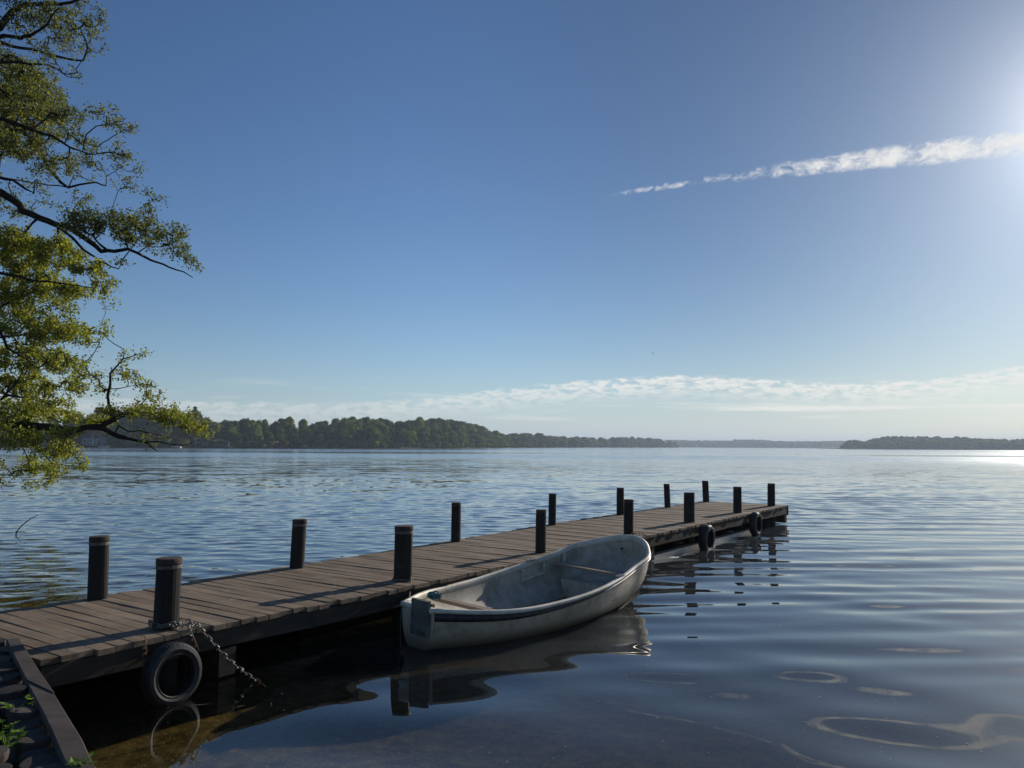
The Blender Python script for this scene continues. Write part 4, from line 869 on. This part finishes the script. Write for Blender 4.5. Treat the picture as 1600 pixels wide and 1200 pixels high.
# ------------------------------------------------------------------ far shore
def crown(seed,kindc='round',cards=3200,card=.055):
    """one far tree as numpy mesh in unit height; base at origin"""
    r=np.random.default_rng(seed); lobes=[]
    if kindc=='round': spec=[(r.uniform(0,.17),r.uniform(.50,.78),r.uniform(.13,.20)) for _ in range(13)]+[(r.uniform(.14,.27),r.uniform(.28,.62),r.uniform(.09,.15)) for _ in range(17)]+[(r.uniform(.12,.26),r.uniform(.12,.32),r.uniform(.09,.14)) for _ in range(9)]
    elif kindc=='oval': spec=[(r.uniform(0,.10),r.uniform(.35,.90),r.uniform(.08,.13)) for _ in range(16)]+[(r.uniform(.08,.19),r.uniform(.18,.72),r.uniform(.08,.12)) for _ in range(18)]
    elif kindc=='tall': spec=[(r.uniform(0,.06),h,.04+.16*(1-h)) for h in np.linspace(.2,.93,14)]+[(r.uniform(.06,.16)*(1.15-h),h,.10) for h in r.uniform(.15,.8,16)]
    else: spec=[(r.uniform(0,.38),r.uniform(.30,.62),r.uniform(.22,.34)) for _ in range(9)]+[(r.uniform(.3,.55),r.uniform(.18,.40),r.uniform(.16,.26)) for _ in range(10)]
    for (d,z,s) in spec:
        a=r.uniform(0,2*math.pi); lobes.append((d*math.cos(a),d*math.sin(a),z,s))
    lobes=np.array(lobes)
    # core blobs
    V=[];F=[];T=[]
    n1,n2=9,6
    for (x,y,z,s) in lobes:
        b=len(V); 
        for i in range(n2+1):
            ph=math.pi*i/n2
            for j in range(n1):
                th=2*math.pi*j/n1; rr_=s*.80*(1+r.uniform(-.12,.12)); V.append((x+rr_*math.sin(ph)*math.cos(th),y+rr_*math.sin(ph)*math.sin(th),z+rr_*.9*math.cos(ph)))
        for i in range(n2):
            for j in range(n1): F.append((b+i*n1+j,b+(i+1)*n1+j,b+(i+1)*n1+(j+1)%n1,b+i*n1+(j+1)%n1))
    T+= [.42]*len(F)
    w_=lobes[:,3]**2; w_/=w_.sum(); pick=r.choice(len(lobes),cards,p=w_); dirs=r.normal(0,1,(cards,3)); dirs/=np.linalg.norm(dirs,axis=1)[:,None]
    C=lobes[pick,:3]+dirs*(lobes[pick,3]*r.uniform(.78,1.10,cards))[:,None]*np.array([1,1,.92])
    nn_=dirs+r.normal(0,.30,(cards,3)); nn_/=np.linalg.norm(nn_,axis=1)[:,None]; u=np.cross(nn_,r.normal(0,1,(cards,3))); u/=np.linalg.norm(u,axis=1)[:,None]; v=np.cross(nn_,u); s=(card*r.uniform(.4,1.0,cards))[:,None]*.5
    W=np.stack([C-u*s-v*s*.6,C+u*s*.9-v*s*.7,C+u*s*.8+v*s*.8,C-u*s*.7+v*s*.7],1).reshape(-1,3)
    b=len(V); Q=(np.arange(cards)[:,None]*4+b)+np.arange(4)[None,:]
    tl=r.uniform(.0,.9,len(lobes)); T=np.concatenate([T,np.clip(tl[pick]+r.normal(0,.12,cards),0,1)])
    # trunk
    V=np.concatenate([np.array(V),W]); k=len(V); tw=.018
    V=np.concatenate([V,np.array([(-tw,-tw,-.06),(tw,-tw,-.06),(tw,tw,-.06),(-tw,tw,-.06),(-tw*.6,-tw*.6,.6),(tw*.6,-tw*.6,.6),(tw*.6,tw*.6,.6),(-tw*.6,tw*.6,.6)])])
    Q=np.concatenate([np.array(F),Q,np.array([(k+a,k+(a+1)%4,k+4+(a+1)%4,k+4+a) for a in range(4)])]); T=np.concatenate([T,[0.0]*4])
    return V,Q,T
FG=[(0,(.055,.070,.018)),(.45,(.175,.212,.044)),(1,(.36,.37,.08))]
M['far_leaf']=leafmat('far_foliage',FG,transl=.42,gloss=.0,vary=.55)
M['far_leaf_dark']=leafmat('far_foliage_dark',[(0,(.042,.060,.020)),(.5,(.125,.165,.040)),(1,(.25,.285,.065))],transl=.36,gloss=.0,vary=.5)
M['far_bush']=leafmat('far_bush',[(0,(.035,.045,.015)),(.5,(.075,.085,.028)),(1,(.14,.13,.05))],transl=.4,gloss=.0,vary=.6)
def tree_obj(name,seed,kindc,mat,**kw):
    V,Q,T=crown(seed,kindc,**kw); o=np_mesh(name,V,Q,mat,tone=T); return o
protos={'round':[tree_obj('broadleaf_tree',60+k,'oval',M['far_leaf_dark'] if k%2 else M['far_leaf']) for k in range(3)]+[tree_obj('broadleaf_tree',50+k,'round',M['far_leaf'] if k%2 else M['far_leaf_dark']) for k in range(5)],'tall':[tree_obj('conifer_tree',70+k,'tall',M['far_leaf_dark']) for k in range(1)],'bush':[tree_obj('shrub',80+k,'bush',M['far_bush'] if k%2 else M['far_leaf'],cards=1500,card=.11) for k in range(3)]}
used=set()
def put(kindc,x,y,z,h,wd,label,group,cat):
    src=random.choice(protos[kindc])
    if src.name in used: o=src.copy(); COL.objects.link(o)
    else: o=src; used.add(src.name)
    o.location=(x,y,z); o.scale=(h*wd,h*wd,h); o.rotation_euler=(0,0,random.uniform(0,6.28)); return tag(o,label,cat,group)
SX=np.array([p[0] for p in SHORE],float); SY=np.array([p[1] for p in SHORE],float)
slen=np.concatenate([[0],np.cumsum(np.hypot(np.diff(SX),np.diff(SY)))])
def shore(s): return float(np.interp(s,slen,SX)),float(np.interp(s,slen,SY))
def shn(s):
    a,b=shore(s-6),shore(s+6); d=np.array(b)-np.array(a); d/=np.linalg.norm(d); return np.array([-d[1],d[0]])       # points inland, away from the viewer
skx=np.array([p[0]/p[1] for p in SKYLINE]); skh=np.array([p[2] for p in SKYLINE]); sky_=np.array([p[1] for p in SKYLINE])
def skyline(x,y): return 2.1+(float(np.interp(x/y,skx,(skh-2.1)/sky_)))*y
# land under the far trees
lb=MB(); prof=[(-6,-2.5),(0,-.05),(1.5,.35),(5,.9),(14,2.2),(30,4.8),(60,8.0),(160,10)]; rows=[]
ss=np.concatenate([np.linspace(-260,slen[-1]-30,90),np.linspace(slen[-1]-25,slen[-1],8)])
for s in ss:
    x,y=shore(max(0,s)); 
    if s<0: x+=s*.98; y-=.1*s*-1
    nn_=shn(max(6,s)); wob=2.0*math.sin(s*.07)+1.2*math.sin(s*.23)
    rows.append([(x+nn_[0]*(d+wob*(d>-1)*(d<10)),y+nn_[1]*(d+wob*(d>-1)*(d<10)),z) for d,z in prof])
lb.rings(rows,closed=False,capa=False,capb=False)
M['shore']=plain('shore_soil',(.05,.045,.025),(.13,.11,.06),rough=1,scale=.15,bump=0)
kind(lb.build('far_shore',M['shore'],smooth=True),'structure')
GT='broad trees along the wooded far shore'; GB='shrubs at the waterline of the far shore'
GL=('leafy tree in the front row of the wooded far left shore','leafy tree rising behind the front row on the wooded far left shore','small hazy tree in the low distant end of the wooded far shore')
s=-30.0
while s<slen[-1]-6:
    x,y=shore(max(0,s)); 
    if s<0: x+=s
    nn_=shn(max(6,s)); ht=skyline(x,y)
    step=max(7.5,y*.0155)
    for row,(off,hk) in enumerate(((random.uniform(3,7),random.uniform(.50,.80)),(random.uniform(11,20),random.uniform(.86,1.0)),(random.uniform(26,40),random.uniform(.90,1.03)))):
        if row==2 and y>850: continue
        px,py=x+nn_[0]*off+random.uniform(-.4,.4)*step,y+nn_[1]*off
        gz=float(np.interp(off,[0,5,14,30,60],[0,.7,1.9,4.4,7.6])); h=max(5,(skyline(px,py)-gz)*hk)
        put('round',px,py,gz,h,random.uniform(.85,1.15) if y<700 else random.uniform(1.5,2.3),GL[2 if y>850 else min(row,1)],GT,'tree')
    s+=step*random.uniform(.8,1.15)*(1.0 if y<700 else 1.12)
s=-24.0
while s<slen[-1]-4:
    x,y=shore(max(0,s)); 
    if s<0: x+=s
    nn_=shn(max(6,s)); h=random.uniform(2.5,6.0)*(1 if y<650 else 1.4)
    put('bush',x+nn_[0]*random.uniform(1,3),y+nn_[1]*random.uniform(1.5,3),.2,h,random.uniform(.9,1.3),'low shrub at the waterline in front of the far shore trees',GB,'shrub')
    s+=max(5.5,y*.013)*random.uniform(.7,1.6)
def at_x(pxx,Y): return ((pxx-800)/1200*Y)
put('tall',at_x(305,412),412,1,21.5,.95,'pointed conifer standing above the round trees of the far shore',None,'tree')
# shore buildings, boats and a flagpole among the trees on the left
M['white']=plain('white_paint',(.34,.34,.33),(.48,.48,.46),rough=.6,scale=2,bump=0)
M['bluewall']=plain('blue_grey_boards',(.10,.14,.18),(.17,.21,.25),rough=.8,scale=1.5,bump=0)
M['roof']=plain('dark_roof',(.03,.028,.028),(.06,.055,.05),rough=.9,scale=2,bump=0)
M['win']=plain('window_glass',(.02,.025,.03),(.05,.06,.07),rough=.1,scale=1,bump=0)
def house(x,y,z,wd,dp,h,rh,wall,label,cat,nwin):
    r=tag(empty('house',(x,y,z),R(8)),label,cat); b=MB(); b.box((0,0,h/2),(wd,dp,h)); wl=b.build('wall',wall,r)
    b=MB(); o=.4; b.rings([[(-wd/2-o,yy,h-.1),(wd/2+o,yy,h-.1),(0,yy,h+rh)] for yy in(-dp/2-o,dp/2+o)]); b.build('roof',M['roof'],r)
    for k in range(nwin):
        xx=(k+.5)/nwin*wd-wd/2
        f=MB(); f.box((xx,-dp/2-.04,h*.55),(wd/nwin*.55,.10,h*.42)); fo=f.build('window',M['white'],r); p=MB(); p.box((xx,-dp/2-.10,h*.55),(wd/nwin*.42,.04,h*.34)); p.build('pane',M['win'],fo)
    b=MB(); b.box((wd*.40,-dp/2-.05,h*.32),(.9,.08,h*.62)); b.build('door',M['roof'],r)
    return r
house(at_x(143,374),374+4,.8,9,7,4.2,3.2,M['bluewall'],'blue grey house with white windows behind the overhanging branch','house',3)
house(at_x(317,410),410+1.5,.9,8,5,2.6,1.6,M['roof'],'small dark cabin by the water among the far trees','house',2)
def hut(x,y,label):
    r=tag(empty('boathouse',(x,y,.4),R(5)),label,'boathouse'); b=MB(); b.box((0,0,.15),(11,4,.18)); b.build('platform',M['bluewall'],r)
    for k in range(5):
        b=MB(); b.box((-4.8+2.4*k,-1.7,-.6),(.2,.2,1.5)); b.build('stilt',M['roof'],r)
    b=MB(); b.box((.5,.6,1.4),(6.5,2.4,2.3)); b.build('wall',M['roof'],r)
    b=MB(); b.rings([[(-3.2,yy,2.55),(4.2,yy,2.55),(.5,yy,3.5)] for yy in(-1.0,2.2)]); b.build('roof',M['roof'],r)
    b=MB(); b.box((0,-1.9,1.15),(10.8,.08,.10)); b.box((0,-1.9,.75),(10.8,.06,.06)); b.build('railing',M['white'],r)
hut(at_x(351,417),417-3,'low bathing house on stilts with pale railing at the far shore')
b=MB(); b.tube([(0,0,0),(0,0,6.5)],[.10,.06],n=8); fp=b.build('flagpole',M['white']); fp.location=(at_x(149,372),371,.6); tag(fp,'thin white pole standing on the far shore behind the branch','pole')
def mboat(x,y,rz,label):
    r=tag(empty('motorboat',(x,y,0),rz),label,'boat','small boats lying off the far shore'); b=MB(); rws=[]
    for u in np.linspace(0,1,9):
        hb=.95*(1-max(0,(u-.45)/.55)**2.2)+.02; rws.append([(5*u-2.5,hb,.75+.25*u),(5*u-2.5,hb*.7,-.2),(5*u-2.5,-hb*.7,-.2),(5*u-2.5,-hb,.75+.25*u)])
    b.rings(rws); b.build('hull',M['white'],r)
    b=MB(); b.rings([[(-.4,.6,.85),(-.4,-.6,.85),(.0,-.5,1.45),(.0,.5,1.45)],[(1.2,.55,.9),(1.2,-.55,.9),(.7,-.45,1.4),(.7,.45,1.4)]]); b.build('windscreen',M['win'],r)
mboat(at_x(166,366),366,R(10),'small white motorboat by the flagpole on the far shore')
mboat(at_x(278,385),385,R(170),'small white motorboat below the tip of the overhanging branch')

# wooded headland on the right and the long ridge beyond
def mass(name,line,Y0,depth,tree_h,n_rows,step,seed,mat,cards,card,label,cat):
    r=np.random.default_rng(seed); VV=[];QQ=[];TT=[];off=0
    vars_=[crown(seed+k,'round',cards=cards,card=card) for k in range(4)]
    xs=[p[0] for p in line]; hs=[p[1] for p in line]; x=xs[0]+3
    while x<xs[-1]:
        ht=float(np.interp(x,xs,hs))
        for row in range(n_rows):
            f=row/max(1,n_rows-1); y=Y0+4+f*depth+r.uniform(-3,3); h=tree_h*r.uniform(.85,1.1); top_=2.1+(ht-2.1)*y/Y0*(.62+.36*f+r.uniform(-.05,.03)); zb=max(.2,top_-h); h=min(h,top_-.2)
            if h<2: continue
            V,Q,T=vars_[int(r.integers(4))]; a=r.uniform(0,6.28); ca,sa=math.cos(a),math.sin(a); wd=h*r.uniform(1.2,1.8)
            W=np.stack([x+r.uniform(-.4,.4)*step+(V[:,0]*ca-V[:,1]*sa)*wd,y+(V[:,0]*sa+V[:,1]*ca)*wd,zb+V[:,2]*h],1); VV.append(W);QQ.append(Q+off);TT.append(np.clip(T+r.normal(0,.15),0,1)); off+=len(W)
        x+=step*r.uniform(.8,1.2)
    o=np_mesh(name,np.concatenate(VV),np.concatenate(QQ),mat,tone=np.concatenate(TT)); kind(o,'stuff'); o['label']=label; o['category']=cat; return o
M['head_leaf']=leafmat('headland_foliage',FG,transl=.3,gloss=.0)
mass('forest',HEADLAND,1300,70,15,3,6.0,130,M['head_leaf'],420,.15,'dark wooded headland reaching in from the right across the lake','woods')
mass('forest',HILLS,2600,160,20,3,9.0,170,M['head_leaf'],160,.22,'faint blue line of woods on the most distant shore','woods')
def ridge(name,line,Y0,depth,drop,seed):
    b=MB(); rws=[]; xs=[p[0] for p in line]; hs=[p[1] for p in line]
    for x in np.linspace(xs[0]-2,xs[-1],80):
        h=max(.6,float(np.interp(x,xs,hs))*drop); rws.append([(x,Y0-3,-1.0),(x,Y0,.3),(x,Y0+depth*.35,h*.5),(x,Y0+depth,h),(x,Y0+depth*2,h*.8),(x,Y0+depth*3,-1)])
    b.rings(rws,closed=False,capa=False,capb=False); return kind(b.build(name,M['shore'],smooth=True),'structure')
ridge('terrain',HEADLAND,1300,70,.30,1)
ridge('hills',[(-300,14)]+HILLS+[(2200,24),(3400,26)],2600,160,.62,2)
# a bird far off over the lake
b=MB(); b.rings([[(x,r_*math.cos(a),r_*math.sin(a)) for a in [k*math.pi/3 for k in range(6)]] for x,r_ in((-.22,.01),(-.12,.05),(.05,.07),(.18,.04),(.24,.01))])
for sd in(1,-1): b.add([(.08,0,.03),(.10,sd*.28,.16),(.0,sd*.62,.08),(-.06,sd*.28,.14),(-.06,0,.03),(.03,sd*.28,.11)],[(0,1,5),(1,2,5),(2,3,5),(3,4,5),(4,0,5)])
bo=b.build('bird',M['roof']); bo.location=(.183*190,.993*190,2.1+.121*190); bo.rotation_euler=(0,0,R(20)); tag(bo,'tiny dark bird flying far off over the lake','bird')
